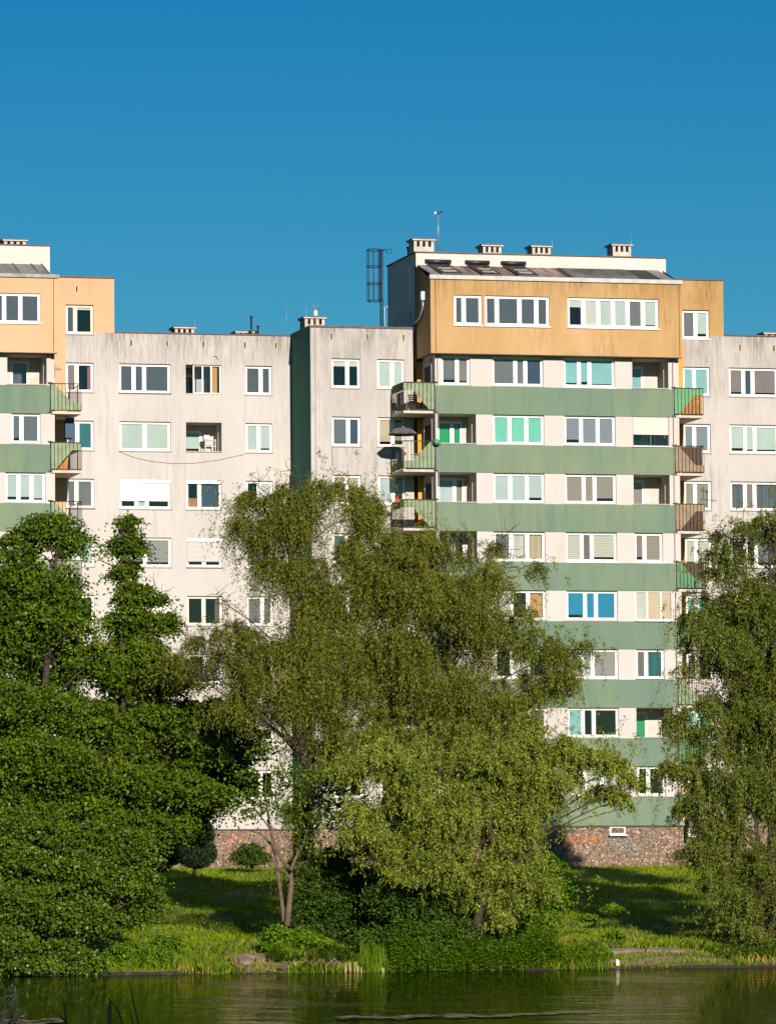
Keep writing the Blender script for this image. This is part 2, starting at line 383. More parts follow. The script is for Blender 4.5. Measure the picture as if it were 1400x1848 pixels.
# ------------------------------------------------------------------ buildings
def HZ(r): return 27.2-2.8*r
WH = 1.41
def cells(mb, X0, X1, Z0, Z1, Y, holes, matf, depth=.13, xcuts=(), zcuts=(), rev=None, revdepth=None):
    """front wall at Y with rectangular holes and their reveals"""
    xs_ = sorted({round(v, 4) for v in [X0, X1, *xcuts]+[h[0] for h in holes]+[h[1] for h in holes] if X0-1e-6 <= v <= X1+1e-6})
    zs_ = sorted({round(v, 4) for v in [Z0, Z1, *zcuts]+[h[2] for h in holes]+[h[3] for h in holes] if Z0-1e-6 <= v <= Z1+1e-6})
    for i in range(len(zs_)-1):
        za, zb = zs_[i], zs_[i+1]; zc = (za+zb)/2
        run = None
        for j in range(len(xs_)-1):
            xa, xb = xs_[j], xs_[j+1]; xc = (xa+xb)/2
            if any(h[0] < xc < h[1] and h[2] < zc < h[3] for h in holes): continue
            mb.face([(xa, Y, za), (xb, Y, za), (xb, Y, zb), (xa, Y, zb)], matf(xc, zc))
    for h in holes:
        d = h[4] if len(h) > 4 else depth
        a, b_, c_, d_ = h[:4]; mt = rev or matf((a+b_)/2, (c_+d_)/2)
        if len(h) > 5: mt = h[5]
        mb.face([(a, Y, c_), (a, Y, d_), (a, Y+d, d_), (a, Y+d, c_)], mt)
        mb.face([(b_, Y, d_), (b_, Y, c_), (b_, Y+d, c_), (b_, Y+d, d_)], mt)
        mb.face([(a, Y, d_), (b_, Y, d_), (b_, Y+d, d_), (a, Y+d, d_)], mt)
        mb.face([(b_, Y, c_), (a, Y, c_), (a, Y+d, c_), (b_, Y+d, c_)], mt)

def window(bld, x0, x1, z0, z1, Y, panes, sill='sill_grey', frame='pvc_white', splits=None, mul=.11, fw=.075, name='window', shutter=None, sash=.045):
    """panes: list of (relative width, blind spec). Spec: None | colour | (colour, fraction from top) | ('curtain', colour) | ('tilt', spec)"""
    g = MB(); yf = Y; d = .06
    g.box(x0, x0+fw, yf, yf+d, z0, z1, frame); g.box(x1-fw, x1, yf, yf+d, z0, z1, frame)
    g.box(x0+fw, x1-fw, yf, yf+d, z1-fw, z1, frame); g.box(x0+fw, x1-fw, yf, yf+d, z0, z0+fw, frame)
    tot = sum(p[0] for p in panes); W = (x1-x0-2*fw)-mul*(len(panes)-1); x = x0+fw
    pg = MB(); kids = []
    for i, (rw, spec) in enumerate(panes):
        a = x; b_ = x+W*rw/tot; x = b_+mul
        if i < len(panes)-1: g.box(b_, b_+mul, yf-.004, yf+d, z0+fw, z1-fw, frame)
        za, zb = z0+fw, z1-fw
        if sash:                                    # sash profile
            s = sash; y0 = yf+.012
            g.box(a, a+s, y0, y0+.045, za, zb, frame); g.box(b_-s, b_, y0, y0+.045, za, zb, frame)
            g.box(a+s, b_-s, y0, y0+.045, zb-s, zb, frame); g.box(a+s, b_-s, y0, y0+.045, za, za+s, frame)
        else: s = 0
        a += s; b_ -= s; za += s; zb -= s
        pg.face([(a, yf+.035, za), (b_, yf+.035, za), (b_, yf+.035, zb), (a, yf+.035, zb)], 'glass')
        kids.append((a, b_, za, zb, spec))
    if sill: g.box(x0-.04, x1+.04, Y-.13-.05, yf, z0-.055, z0-.003, sill)
    o = g.build(name, bld); pg.build('pane', o)
    for a, b_, za, zb, spec in kids:
        if spec is None: continue
        bm_ = MB(); yb = yf+.075
        if isinstance(spec, str): spec = (spec, 1. if random.random() < .62 or spec in ('glass_sheen', 'deepblue', 'darkgrey') else random.uniform(.84, .97))
        if spec[0] == 'curtain':
            col = 'blind_'+spec[1]; cov = spec[2] if len(spec) > 2 else 1.; side = spec[3] if len(spec) > 3 else 'l'
            A, B = (a, a+(b_-a)*cov) if side == 'l' else (b_-(b_-a)*cov, b_)
            n = max(6, int((B-A)*24)); yc = yf+.14
            for k in range(n):
                u0 = A+(B-A)*k/n; u1 = A+(B-A)*(k+1)/n
                q0 = yc+.035*math.sin(u0*38)+.01*math.sin(u0*91); q1 = yc+.035*math.sin(u1*38)+.01*math.sin(u1*91)
                bm_.face([(u0, q0, za-.05), (u1, q1, za-.05), (u1, q1, zb+.05), (u0, q0, zb+.05)], col, True)
            bm_.build('curtain', o)
        else:
            zl = zb-(zb-za)*spec[1]; sag = 0
            bm_.face([(a-.02, yb, zl), (b_+.02, yb, zl), (b_+.02, yb, zb+.02), (a-.02, yb, zb+.02)], 'blind_'+spec[0])
            if spec[1] < .99: bm_.box(a-.02, b_+.02, yb-.012, yb+.012, zl-.03, zl, 'blind_'+spec[0])
            bm_.build('blind', o)
    if shutter:
        col, frac = shutter; s_ = MB(); ya = yf-.045
        s_.box(x0+.01, x1-.01, yf-.11, yf-.005, z1-.17, z1-.004, 'shutter_white')
        zl = z1-.17-(z1-z0-.2)*frac
        s_.box(x0+.03, x1-.03, ya, ya+.02, zl, z1-.17, col); s_.build('shutter', o)
    return o

def loggia(bld, x0, x1, z0, z1, Y, inner, depth=1.5, wall='loggia_wall', sillc='sill_grey', lit='loggia_wall'):
    """recess with back wall and a window/door set in it. inner: list of (fx0, fx1, fz0, fz1, panes)"""
    m_ = MB(); yb = Y+depth; holes = []
    for q in inner:
        holes.append((x0+(x1-x0)*q[0], x0+(x1-x0)*q[1], z0-.3+(z1-z0+.3)*q[2], z0-.3+(z1-z0+.3)*q[3]))
    cells(m_, x0, x1, z0-.3, z1, yb, holes, lambda x, z: wall, depth=.06)
    m_.face([(x0, Y+.13, z0-.3), (x0, Y+.13, z1), (x0, yb, z1), (x0, yb, z0-.3)], wall)
    m_.face([(x1, Y+.13, z1), (x1, Y+.13, z0-.3), (x1, yb, z0-.3), (x1, yb, z1)], wall)
    m_.face([(x0, Y+.13, z1), (x1, Y+.13, z1), (x1, yb, z1), (x0, yb, z1)], wall)
    m_.face([(x1, Y+.13, z0-.3), (x0, Y+.13, z0-.3), (x0, yb, z0-.3), (x1, yb, z0-.3)], wall)
    m_.face([(x1, Y+.13, z0), (x0, Y+.13, z0), (x0, Y+.13, z0-.3), (x1, Y+.13, z0-.3)], wall)
    m_.box(x0-.03, x1+.03, Y-.05, Y+.18, z0-.04, z0+.012, sillc)
    # side niche
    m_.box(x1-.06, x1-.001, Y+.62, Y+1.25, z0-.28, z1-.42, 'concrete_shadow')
    o = m_.build('loggia', bld)
    for q, h in zip(inner, holes): window(bld, h[0], h[1], h[2], h[3], yb+.03, q[4], sill=None, name='window')
    return o

def interior(bld, X0, X1, Y, rows, depth=5.0):
    m_ = MB(); y0 = Y+.24; y1 = Y+depth
    for r in rows:
        z = HZ(r)+.25; m_.box(X0, X1, y0, y1, z, z+.2, 'interior', 'lr')
    m_.face([(X0, y1, 0), (X1, y1, 0), (X1, y1, HZ(min(rows))+.2), (X0, y1, HZ(min(rows))+.2)], 'interior')
    x = X0+2.9
    while x < X1-1:
        m_.face([(x, y0, 0), (x, y1, 0), (x, y1, HZ(min(rows))), (x, y0, HZ(min(rows)))], 'interior'); x += 3.1
    m_.build('interior', bld)

def chimney(bld, xc, y, w_, zb, zt, d=1.0, n=3, name='chimney'):
    m_ = MB(); x0, x1 = xc-w_/2, xc+w_/2
    oh = min(.3, (zt-zb)*.42); zo = zt-.1
    m_.box(x0, x1, y, y+d, zb, zo-oh, 'concrete')
    k = w_/(n*2+1)
    for i in range(n+1):
        a = x0+2*k*i; m_.box(a, a+k, y+.001, y+d*.3, zo-oh, zo, 'concrete'); m_.box(a, a+k, y+d*.7, y+d-.001, zo-oh, zo, 'concrete')
    m_.box(x0+.02, x0+k*.8, y+d*.3, y+d*.7, zo-oh, zo, 'concrete')
    m_.box(x0-.09, x1+.09, y-.09, y+d+.09, zo, zt-.03, 'concrete'); m_.box(x0-.11, x1+.11, y-.11, y+d+.11, zt-.03, zt, 'roof_cap')
    return m_.build(name, bld)
def vents(bld, lst, Y, z):
    for X in lst:
        m_ = MB(); w_, h_ = .075, .14
        m_.box(X-w_, X+w_, Y-.015, Y+.01, z-h_-.03, z-h_, 'vent_frame'); m_.box(X-w_, X+w_, Y-.015, Y+.01, z+h_, z+h_+.03, 'vent_frame')
        m_.box(X-w_, X-.035, Y-.015, Y+.01, z-h_, z+h_, 'vent_frame'); m_.box(X+.035, X+w_, Y-.015, Y+.01, z-h_, z+h_, 'vent_frame')
        m_.box(X-.035, X+.035, Y-.006, Y+.01, z-h_, z+h_, 'dark_hole'); m_.build('vent', bld)
def cap(bld, X0, X1, Y, z, Y2, hgt=.09, mat='roof_cap', over=.06):
    m_ = MB(); m_.box(X0-over*.5, X1+over*.5, Y-over, Y2, z, z+hgt, mat); return m_.build('roof', bld)

def balcony(bld, xt, xo, y0, y1, zf, style, panel, lining=None, side=True, zr=None, sidepanel=None, railmat='metal_olive'):
    """slab + railing; xt = tower side, xo = outer side; front at y0, wall at y1"""
    s_ = MB(); a, b_ = min(xt, xo), max(xt, xo)
    s_.box(a, b_, y0, y1, zf, zf+.12, 'concrete'); o = s_.build('balcony', bld)
    zt = zr or zf+1.42; zb = zf+.17
    r = MB(); ya = y0-.03
    P = lambda u, v, y=ya: (xt+(xo-xt)*u, y, zb+(zt-zb)*v)
    r.bar(P(0, 1), P(1, 1), .04, railmat); r.bar(P(0, 0), P(1, 0), .04, railmat)
    n = 8
    for i in range(n+1): r.bar(P(i/n, 0, ya-.012), P(i/n, 1, ya-.012), .022, railmat)
    nn = 11
    r.bar((xo, ya, zt), (xo, y1-.05, zt), .04, railmat); r.bar((xo, ya, zb), (xo, y1-.05, zb), .04, railmat)
    for i in range(1, nn+1):
        y = ya+(y1-.05-ya)*i/nn; r.bar((xo, y, zb), (xo, y, zt), .02, railmat)
    r.bar(P(0, -.1), P(0, 1.03), .05, 'metal_dark'); r.bar(P(-.08, 1.02), P(.06, 1.02), .06, 'metal_dark'); r.bar(P(-.08, -.08), P(.06, -.08), .05, 'metal_dark')
    r.build('railing', o)
    if style == 'down': poly = [(0, 0), (.18, 0), (.70, .72), (1, .72), (1, 1), (0, 1)]
    else: poly = [(0, 0), (1, 0), (1, .27), (.72, .27), (.14, 1), (0, 1)]
    p = MB(); e = .012
    f0 = [P(u, v, ya+.012) for u, v in poly]; f1 = [P(u, v, ya+.012+e) for u, v in poly]
    p.face(f0, panel); p.face(f1[::-1], panel)
    for i in range(len(poly)):
        j = (i+1) % len(poly); p.face([f0[i], f0[j], f1[j], f1[i]], panel)
    sgn = 1 if xo > xt else -1
    q0, q1 = (.72, 1) if style == 'down' else (0, .27)
    p.box(xo-sgn*.012, xo-sgn*.024, ya+.03, y1-.06, zb+(zt-zb)*q0, zb+(zt-zb)*q1, sidepanel or panel)
    p.build('panel', o)
    if lining:
        l = MB(); l.box(xt+sgn*.05, xo-sgn*.05, ya+.05, ya+.062, zb+.02, zt-.04, lining); l.box(xo-sgn*.05, xo-sgn*.062, ya+.06, y1-.1, zb+.02, zt-.04, lining); l.build('screen', o)
    return o

plain('reed_screen', (.33, .15, .035), .8, .35, scale=9); plain('brown_screen', (.075, .04, .028), .8, .4, scale=14)

def downpipe(bld, X, Y, z0, z1, r=.04, mat='sill_grey', name='downpipe'):
    m_ = MB(); m_.tube([(X, Y, z0), (X, Y, z1)], r, mat, 6); m_.build(name, bld)

BG = 'joined sections of the apartment building'
ROWS = range(1, 9)
PLZ = 1.97

def wr(px0, px1, r, Y):          # X range of a window from its measured columns
    z = HZ(r); return XA(px0, z, Y), XA(px1, z, Y)

# ---------- left white section
YL = 6.16
L = empty('apartment_section', (-12, YL, 0))
tag(L, 'weathered off-white section with one corner raised in orange, left of the dark green end wall', 'apartment section', BG)
LX0, LX1, LRX = -21.5, -6.82, -15.57
LXO = -17.96
ROOF = 25.87
c0 = (XA(119, HZ(1), YL), XA(169, HZ(1), YL)); c1 = (XA(215, HZ(1), YL), XA(307.5, HZ(1), YL)); c2 = (XA(335, HZ(1), YL), XA(399, HZ(1), YL)); c3 = (XA(442.5, HZ(1), YL), XA(490.7, HZ(1), YL))
holes = []
def add(h, col, r, dz=0): holes.append((col[0], col[1], HZ(r)-WH, HZ(r))); return holes[-1]
N_ = None
Lw = {  # (col, row): panes, kwargs
 (0, 0): ([(.32, 'glass_sheen'), (.68, ('white', .07))], dict(frame='cream_frame')),
 (0, 1): ([(.38, 'rose'), (.62, ('curtain', 'pink', .22, 'r'))], {}),
 (0, 2): ([(.4, 'bluegrey'), (.6, 'teal')], {}), (0, 3): ([(.35, 'brown'), (.65, 'grey')], dict(sill='sill_dark')),
 (0, 4): ([(.4, 'pale'), (.6, 'pale')], {}), (0, 5): ([(.4, N_), (.6, N_)], {}), (0, 6): ([(.4, 'white'), (.6, 'white')], {}), (0, 7): ([(.4, N_), (.6, N_)], {}), (0, 8): ([(.4, 'grey'), (.6, 'grey')], {}),
 (1, 1): ([(.28, 'glass_sheen'), (.19, 'glass_sheen'), (.53, 'glass_sheen')], dict(sill='sill_dark')), (1, 2): ([(.5, 'mint'), (.5, 'mint')], dict(sill='sill_grey')),
 (1, 3): ([(.33, N_), (.19, 'pale'), (.48, N_)], dict(shutter=('slats_white', .72))),
 (1, 4): ([(.5, 'dn_grey'), (.5, 'dn_grey')], {}), (1, 5): ([(.5, 'white'), (.5, 'white')], dict(shutter=('slats_white', .9))),
 (1, 6): ([(.5, N_), (.5, N_)], {}), (1, 7): ([(.5, 'mint'), (.5, N_)], {}), (1, 8): ([(.5, N_), (.5, 'white')], {}),
 (2, 3): ([(.36, N_), (.64, 'deepblue')], dict(shutter=('slats_white', .0))),
 (2, 4): ([(.5, N_), (.5, N_)], dict(shutter=('slats_grey', .8), sill='sill_dark')),
 (2, 5): ([(.48, N_), (.52, ('curtain', 'brown', .3, 'r'))], dict(frame='cream_frame')), (2, 6): ([(.5, N_), (.5, 'white')], {}), (2, 7): ([(.5, N_), (.5, N_)], {}), (2, 8): ([(.5, 'pale'), (.5, N_)], {}),
 (3, 1): ([(.62, 'darkgrey'), (.38, 'glass_sheen')], {}), (3, 2): ([(.5, 'mint'), (.5, 'mint')], {}), (3, 3): ([(.5, N_), (.5, 'white')], {}), (3, 4): ([(.55, 'bluegrey'), (.45, N_)], {}),
 (3, 5): ([(.62, ('grey', .97)), (.38, 'brown')], {}), (3, 6): ([(.5, N_), (.5, N_)], {}), (3, 7): ([(.5, 'pale'), (.5, ('pale', .6))], {}), (3, 8): ([(.5, N_), (.5, N_)], {}),
}
cols_ = {0: c0, 1: c1, 2: c2, 3: c3}
for (c, r) in Lw: holes.append((*cols_[c], HZ(r)-WH, HZ(r)))
h_log = (c2[0], c2[1], HZ(2)-WH-.02, HZ(2)); h_glz = (c2[0], c2[1], HZ(1)-WH-.02, HZ(1))
holes += [h_log, h_glz]
cellar = [(-10.6, -9.7, 1.45, 1.9), (-14, -13.1, 1.45, 1.9)]
def lm(x, z):
    if z > 25.87: return 'stucco_orange_left'
    if x < LXO: return 'stucco_orange_left'
    return 'stucco_white'
m = MB()
cells(m, LX0, LRX, PLZ, 28.5, YL, [h for h in holes if h[1] <= LRX], lm, xcuts=(LXO,), zcuts=(ROOF,))
cells(m, LRX, LX1, PLZ, ROOF, YL, [h for h in holes if h[0] > LRX], lm)
m.box(LRX-.0, LX1, YL+.14, YL+11, ROOF-.25, ROOF-.02, 'roof_felt', 'lf')
m.box(LX0, LRX, YL+.14, YL+11, 28.2, 28.45, 'roof_felt', 'f')
m.face([(LRX, YL, ROOF-.2), (LRX, YL+9, ROOF-.2), (LRX, YL+9, 28.5), (LRX, YL, 28.5)], 'stucco_orange_left')
m.face([(LX0, YL, 0), (LX0, YL+11, 0), (LX0, YL+11, 28.5), (LX0, YL, 28.5)], 'stucco_orange_left')
m.face([(LX0, YL+11, 0), (LX1, YL+11, 0), (LX1, YL+11, ROOF), (LX0, YL+11, ROOF)], 'stucco_white_plain')
m.face([(LX0, YL+11, ROOF), (LRX, YL+11, ROOF), (LRX, YL+11, 28.5), (LX0, YL+11, 28.5)], 'stucco_orange_left')
m.build('wall', L)
m = MB(); m.box(LX0, LX1-.001, YL+.06, YL+.5, -.5, PLZ, 'pebble_dash'); m.build('plinth', L)
m = MB(); m.box(LX0, LX1-.01, YL-.015, YL+.06, PLZ-.05, PLZ+.012, 'roof_cap'); m.build('drip_strip', L)
cap(L, LRX+.04, LX1+.05, YL, ROOF+.002, YL+.35, .06); cap(L, LX0, LRX, YL, 28.5, YL+9, .08)
interior(L, LX0+.02, LX1-.3, YL, range(0, 9)) if False else interior(L, LX0+.02, LX1-.3, YL, range(1, 9))
for (c, r), (pn, kw) in Lw.items():
    x0, x1 = cols_[c]; window(L, x0, x1, HZ(r)-WH, HZ(r), YL+.13, pn, **kw)
m = MB(); m.box(c0[0]-.2, c0[1]+.2, YL+.3, YL+4, HZ(0)+.3, HZ(0)+.5, 'interior', 'lr'); m.box(c0[0]-.2, c0[1]+.2, YL+3.9, YL+4, HZ(0)-2, HZ(0)+.3, 'interior'); m.build('ceiling', L)
loggia(L, c2[0], c2[1], HZ(2)-WH, HZ(2), YL, [(.02, .62, 0.03, .84, [(1, ('mint', .62))])])
# glazed-in loggia with sliding sashes and an orange curtain
loggia(L, c2[0], c2[1], HZ(1)-WH, HZ(1), YL, [(.02, .5, 0, .8, [(1, N_)])])
window(L, c2[0]+.38, c2[1]-.0, HZ(1)-WH, HZ(1), YL+.1, [(.34, N_), (.32, N_), (.34, ('curtain', 'orange', .75, 'l'))], mul=.03, fw=.04, sash=.02, sill=None)
m = MB(); m.box(c2[0], c2[1], YL-.02, YL+.12, HZ(1)-WH-.07, HZ(1)-WH, 'pvc_white'); m.build('sill', L)
vz = HZ(1)+1.0
vents(L, [XA(p, vz, YL) for p in (236.5, 301.5, 367, 442, 497.5)], YL, vz); vents(L, [XA(138.5, 28, YL)], YL, ZA(521, -17.4, YL))
X_, Z_ = un(333, 600, YL+5)
chimney(L, X_, YL+5, .95, ROOF-.1, ZA(589, X_, YL+5), 1.)
X_, Z_ = un(444, 603, YL+7); chimney(L, X_, YL+7, .95, ROOF-.1, ZA(597, X_, YL+7), 1.)
m = MB(); X_, _ = un(453.5, 600, YL+6.5); zt = ZA(571, X_, YL+6.5); m.tube([(X_, YL+6.5, ROOF-.1), (X_, YL+6.5, zt)], .055, 'metal_dark', 8); m.tube([(X_, YL+6.5, zt-.02), (X_, YL+6.5, zt+.03)], .08, 'metal_dark', 8); m.build('flue_pipe', L)
m = MB(); X_, _ = un(465.5, 600, YL+6.5); zt = ZA(589, X_, YL+6.5); m.tube([(X_, YL+6.5, ROOF-.1), (X_, YL+6.5, zt)], .05, 'metal_dark', 8); m.tube([(X_, YL+6.5, zt-.02), (X_, YL+6.5, zt+.04)], .085, 'metal_dark', 8); m.build('flue_pipe', L)
m = MB(); pts = []
for px_, py_ in ((215, 815), (240, 825), (270, 832), (310, 836.5), (350, 836), (395, 830), (441, 820)):
    a, z_ = un(px_, py_, YL-.02); pts.append((a, YL-.02, z_))
m.tube(pts, .009, 'bark_light', 4); m.build('cable', L)
m = MB(); a, z_ = un(394, 650, YL-.02); m.tube([(a, YL-.03, z_+.02), (a-.08, YL-.05, z_+.16), (a-.2, YL-.04, z_+.2)], .012, 'metal_dark', 4); m.build('cable', L)

# ---------- middle section (projects, dark green end wall)
YM = 2.22
Mb = empty('apartment_section', (-4, YM, 0))
tag(Mb, 'streaked grey-white narrow section with a dark green end wall, beside the banded tower', 'apartment section', BG)
MX0, MX1 = -6.82, -1.76
d0 = (XA(598, HZ(1), YM), XA(650, HZ(1), YM)); d1 = (XA(680.5, HZ(1), YM), XA(729.7, HZ(1), YM))
Mw = {(0, 1): ([(.58, ('white', .18)), (.42, ('white', .18))], {}), (0, 2): ([(.6, 'bluegrey'), (.4, 'deepblue')], {}), (0, 3): ([(.5, 'yellow'), (.5, 'beige')], {}), (0, 4): ([(.5, 'teal'), (.5, N_)], {}),
      (0, 5): ([(.5, N_), (.5, 'white')], {}), (0, 6): ([(.5, 'grey'), (.5, N_)], {}), (0, 7): ([(.5, 'white'), (.5, 'white')], {}), (0, 8): ([(.5, N_), (.5, N_)], {}),
      (1, 1): ([(.58, 'mint'), (.42, 'mint')], {}), (1, 2): ([(.58, ('beige', .86)), (.42, ('olive', .8))], {}), (1, 3): ([(.58, ('pale', 1.)), (.42, N_)], {}), (1, 4): ([(.5, N_), (.5, 'white')], {}),
      (1, 5): ([(.5, 'grey'), (.5, N_)], {}), (1, 6): ([(.5, N_), (.5, N_)], {}), (1, 7): ([(.5, 'white'), (.5, N_)], {}), (1, 8): ([(.5, N_), (.5, 'pale')], {})}
mc = {0: d0, 1: d1}
m = MB(); holes = [(*mc[c], HZ(r)-WH, HZ(r)) for c, r in Mw]
cells(m, MX0, MX1, PLZ, ROOF, YM, holes, lambda x, z: 'stucco_white_middle')
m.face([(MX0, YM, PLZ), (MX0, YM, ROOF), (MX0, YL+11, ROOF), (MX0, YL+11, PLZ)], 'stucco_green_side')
m.face([(MX1, YM, 0), (MX1, YM, ROOF), (MX1, YM+8, ROOF), (MX1, YM+8, 0)], 'stucco_orange_deep')
m.face([(MX0, YL+11, 0), (MX1, YL+11, 0), (MX1, YL+11, ROOF), (MX0, YL+11, ROOF)], 'stucco_white_plain')
m.box(MX0+.05, MX1, YM+.15, YL+10.9, ROOF-.3, ROOF-.03, 'roof_felt', 'f'); m.build('wall', Mb)
m = MB(); m.box(MX0+.05, MX1-.001, YM+.06, YL+.4, -.5, PLZ-.001, 'pebble_dash'); m.build('plinth', Mb)
m = MB(); m.box(MX0-.015, MX1-.01, YM-.015, YM+.06, PLZ-.05, PLZ+.012, 'roof_cap'); m.build('drip_strip', Mb)
m = MB(); m.box(MX0-.05, MX1, YM-.05, YM+.3, ROOF+.002, ROOF+.1, 'roof_cap'); m.box(MX0-.05, MX0+.2, YM+.3, YM+13, ROOF+.002, ROOF+.1, 'roof_cap'); m.build('roof', Mb)
interior(Mb, MX0+.1, MX1-.05, YM, range(1, 9))
for (c, r), (pn, kw) in Mw.items(): window(Mb, *mc[c], HZ(r)-WH, HZ(r), YM+.13, pn, **kw)
vents(Mb, [XA(p, vz, YM) for p in (598, 663, 728)], YM, ZA(608, -4, YM))
X_, _ = un(568, 590, YM+8); chimney(Mb, X_, YM+8, 1.0, ROOF-.1, ZA(571, X_, YM+8), 1.1)
downpipe(Mb, XA(570, 20, YM-.03), YM-.03, 2, ROOF, .012, 'sill_grey', 'lightning_rod')
m = MB(); a, z0_ = un(599, 806, YM-.02); m.tube([(a, YM-.02, z0_), (a+.02, YM-.02, z0_-.9)], .012, 'sill_dark', 4); m.build('cable', Mb)

# ---------- banded tower
T = empty('apartment_tower', (4.6, 0, 0))
tag(T, 'main tower banded in sage green with an orange projecting attic storey and sloping sheet roof', 'apartment tower', BG)
TX0, TX1 = -1.26, 10.62
TH = 24.45
A2 = wr(788.5, 858.5, 2, 0); A1 = wr(796, 848, 1, 0); B_ = wr(889.3, 981.3, 2, 0); C_ = wr(1018.3, 1110.2, 2, 0); D_ = wr(1141.5, 1206.5, 2, 0); Dw = wr(1145, 1195.6, 4, 0)
def t3(a, b_, c_, w3=(.333, .333, .334)): return [(w3[0], a), (w3[1], b_), (w3[2], c_)]
Tw = []
def tw(col, r, panes, **kw): Tw.append((col[0], col[1], HZ(r)-WH, HZ(r), panes, kw))
tw(A1, 1, [(.58, ('grey', .85)), (.42, ('rose', .9))])
tw(B_, 1, t3('grey', 'grey', 'deepblue', (.48, .18, .34))); tw(C_, 1, t3('cyan', 'cyan', 'cyan', (.3, .19, .51)), sill='pvc_white')
tw(B_, 2, t3('aqua', 'aqua', 'aqua')); tw(C_, 2, t3('dn_blue', 'dn_blue', 'dn_blue'))
tw(B_, 3, t3('pale', 'pale', 'pale')); tw(C_, 3, t3('dn_brown', 'dn_brown', 'dn_brown', (.38, .2, .42)))
tw(B_, 4, t3('grey', ('curtain', 'white'), ('curtain', 'beige'), (.34, .32, .34))); tw(C_, 4, t3('dn_cream', 'brown', 'dn_cream', (.32, .18, .5)), sill='pvc_white')
tw(B_, 5, t3('white', N_, ('curtain', 'orange'))); tw(C_, 5, t3(('blue', .85), 'blue', 'blue', (.38, .2, .42)))
tw(B_, 6, t3(N_, 'white', N_)); tw(C_, 6, t3('white', 'pale', 'dn_grey', (.3, .19, .51)))
tw(B_, 7, t3('white', 'rose', 'brown')); tw(C_, 7, t3('cyan', N_, N_, (.3, .2, .5)))
tw(B_, 8, t3('white', N_, N_)); tw(C_, 8, t3('white', 'white', 'pale'))
tw(Dw, 4, [(.34, ('rose', .85)), (.66, 'dn_brown')], sill='pvc_white'); tw(Dw, 6, [(.35, 'brown'), (.65, ('curtain', 'teal'))], sill='sill_dark'); tw(Dw, 8, [(.38, N_), (.62, N_)])
tw(A2, 6, [(.5, N_), (.5, 'white')]); tw(A2, 8, [(.5, N_), (.5, N_)])
holes = [t[:4] for t in Tw]
log = [(A2, 2), (A2, 3), (A2, 4), (A2, 5), (A2, 7), (D_, 1), (D_, 2), (D_, 3), (D_, 5), (D_, 7)]
holes += [(*c, HZ(r)-WH, HZ(r)) for c, r in log]
m = MB()
cells(m, TX0, TX1, PLZ, TH, 0, holes, lambda x, z: 'stucco_white_plain')
# left side wall: grey-white near the front, deep orange behind, plus back and right
ys_ = [0, 2.3, 9.]
zz = [0]
side_holes = []
m.face([(TX0, 0, PLZ), (TX0, 0, TH), (TX0, 2.3, TH), (TX0, 2.3, PLZ)], 'stucco_white_plain')
m.face([(TX0, 2.3, 0), (TX0, 2.3, TH), (TX0, 8.08, TH), (TX0, 8.08, 0)], 'stucco_orange_deep')
m.face([(TX1, 0, 0), (TX1, 8.08, 0), (TX1, 8.08, TH), (TX1, 0, TH)], 'stucco_white_plain')
m.face([(TX0, 8.08, 0), (TX1, 8.08, 0), (TX1, 8.08, 28.4), (TX0, 8.08, 28.4)], 'stucco_white_plain')
m.box(TX0-.3, TX0-.001, 2.24, 2.6, 2, 24.3, 'stucco_orange_deep')
m.build('wall', T)
m = MB(); m.box(TX0+.05, TX1+.22, .06, .5, -.5, PLZ, 'pebble_dash'); m.box(TX0+.05, TX0+.4, .5, 9, -.5, PLZ, 'pebble_dash'); m.build('plinth', T)
m = MB(); m.box(TX0-.01, TX1+.27, -.045, .06, PLZ-.05, PLZ+.006, 'roof_cap'); m.build('drip_strip', T)
m = MB(); m.box(TX1-.001, TX1+.26, .02, 3.0, PLZ+.006, TH, 'stucco_white_plain'); m.build('pilaster', T)
for r in ROWS:
    zt = HZ(r)-WH-.055 if False else HZ(r)-WH; zb = HZ(r+1) if r < 8 else PLZ+.01
    m = MB(); m.box(TX0-.02, TX1+.005, -.035, .02, zb, zt-.058, 'stucco_green_band', 'k'); m.build('green_band', T)
for x0, x1, z0, z1, pn, kw in Tw: window(T, x0, x1, z0, z1, .13, pn, **kw)
def lg(c, r, inner): loggia(T, c[0], c[1], HZ(r)-WH, HZ(r), 0, inner)
lg(A2, 2, [(.2, .86, .02, .88, [(.62, ('green', .97)), (.38, 'green')])]); lg(A2, 3, [(.2, .9, .02, .92, [(.66, ('pale', .98)), (.34, 'olive')])])
lg(A2, 4, [(.2, .9, .02, .9, [(.6, 'grey'), (.4, N_)])]); lg(A2, 5, [(.2, .9, .02, .9, [(.6, 'white'), (.4, N_)])]); lg(A2, 7, [(.2, .9, .02, .9, [(.6, N_), (.4, N_)])])
lg(D_, 1, [(.12, .56, .0, .88, [(1, 'cyan')])]); lg(D_, 2, [(.1, .56, .0, .86, [(1, N_)]), (.6, .9, .0, .86, [(1, N_)])])
lg(D_, 3, [(.14, .56, .0, .92, [(1, ('dn_brown', 1.))])]); lg(D_, 5, [(.1, .6, .0, .9, [(1, 'white')])]); lg(D_, 7, [(.12, .56, .0, .92, [(1, 'green')])])
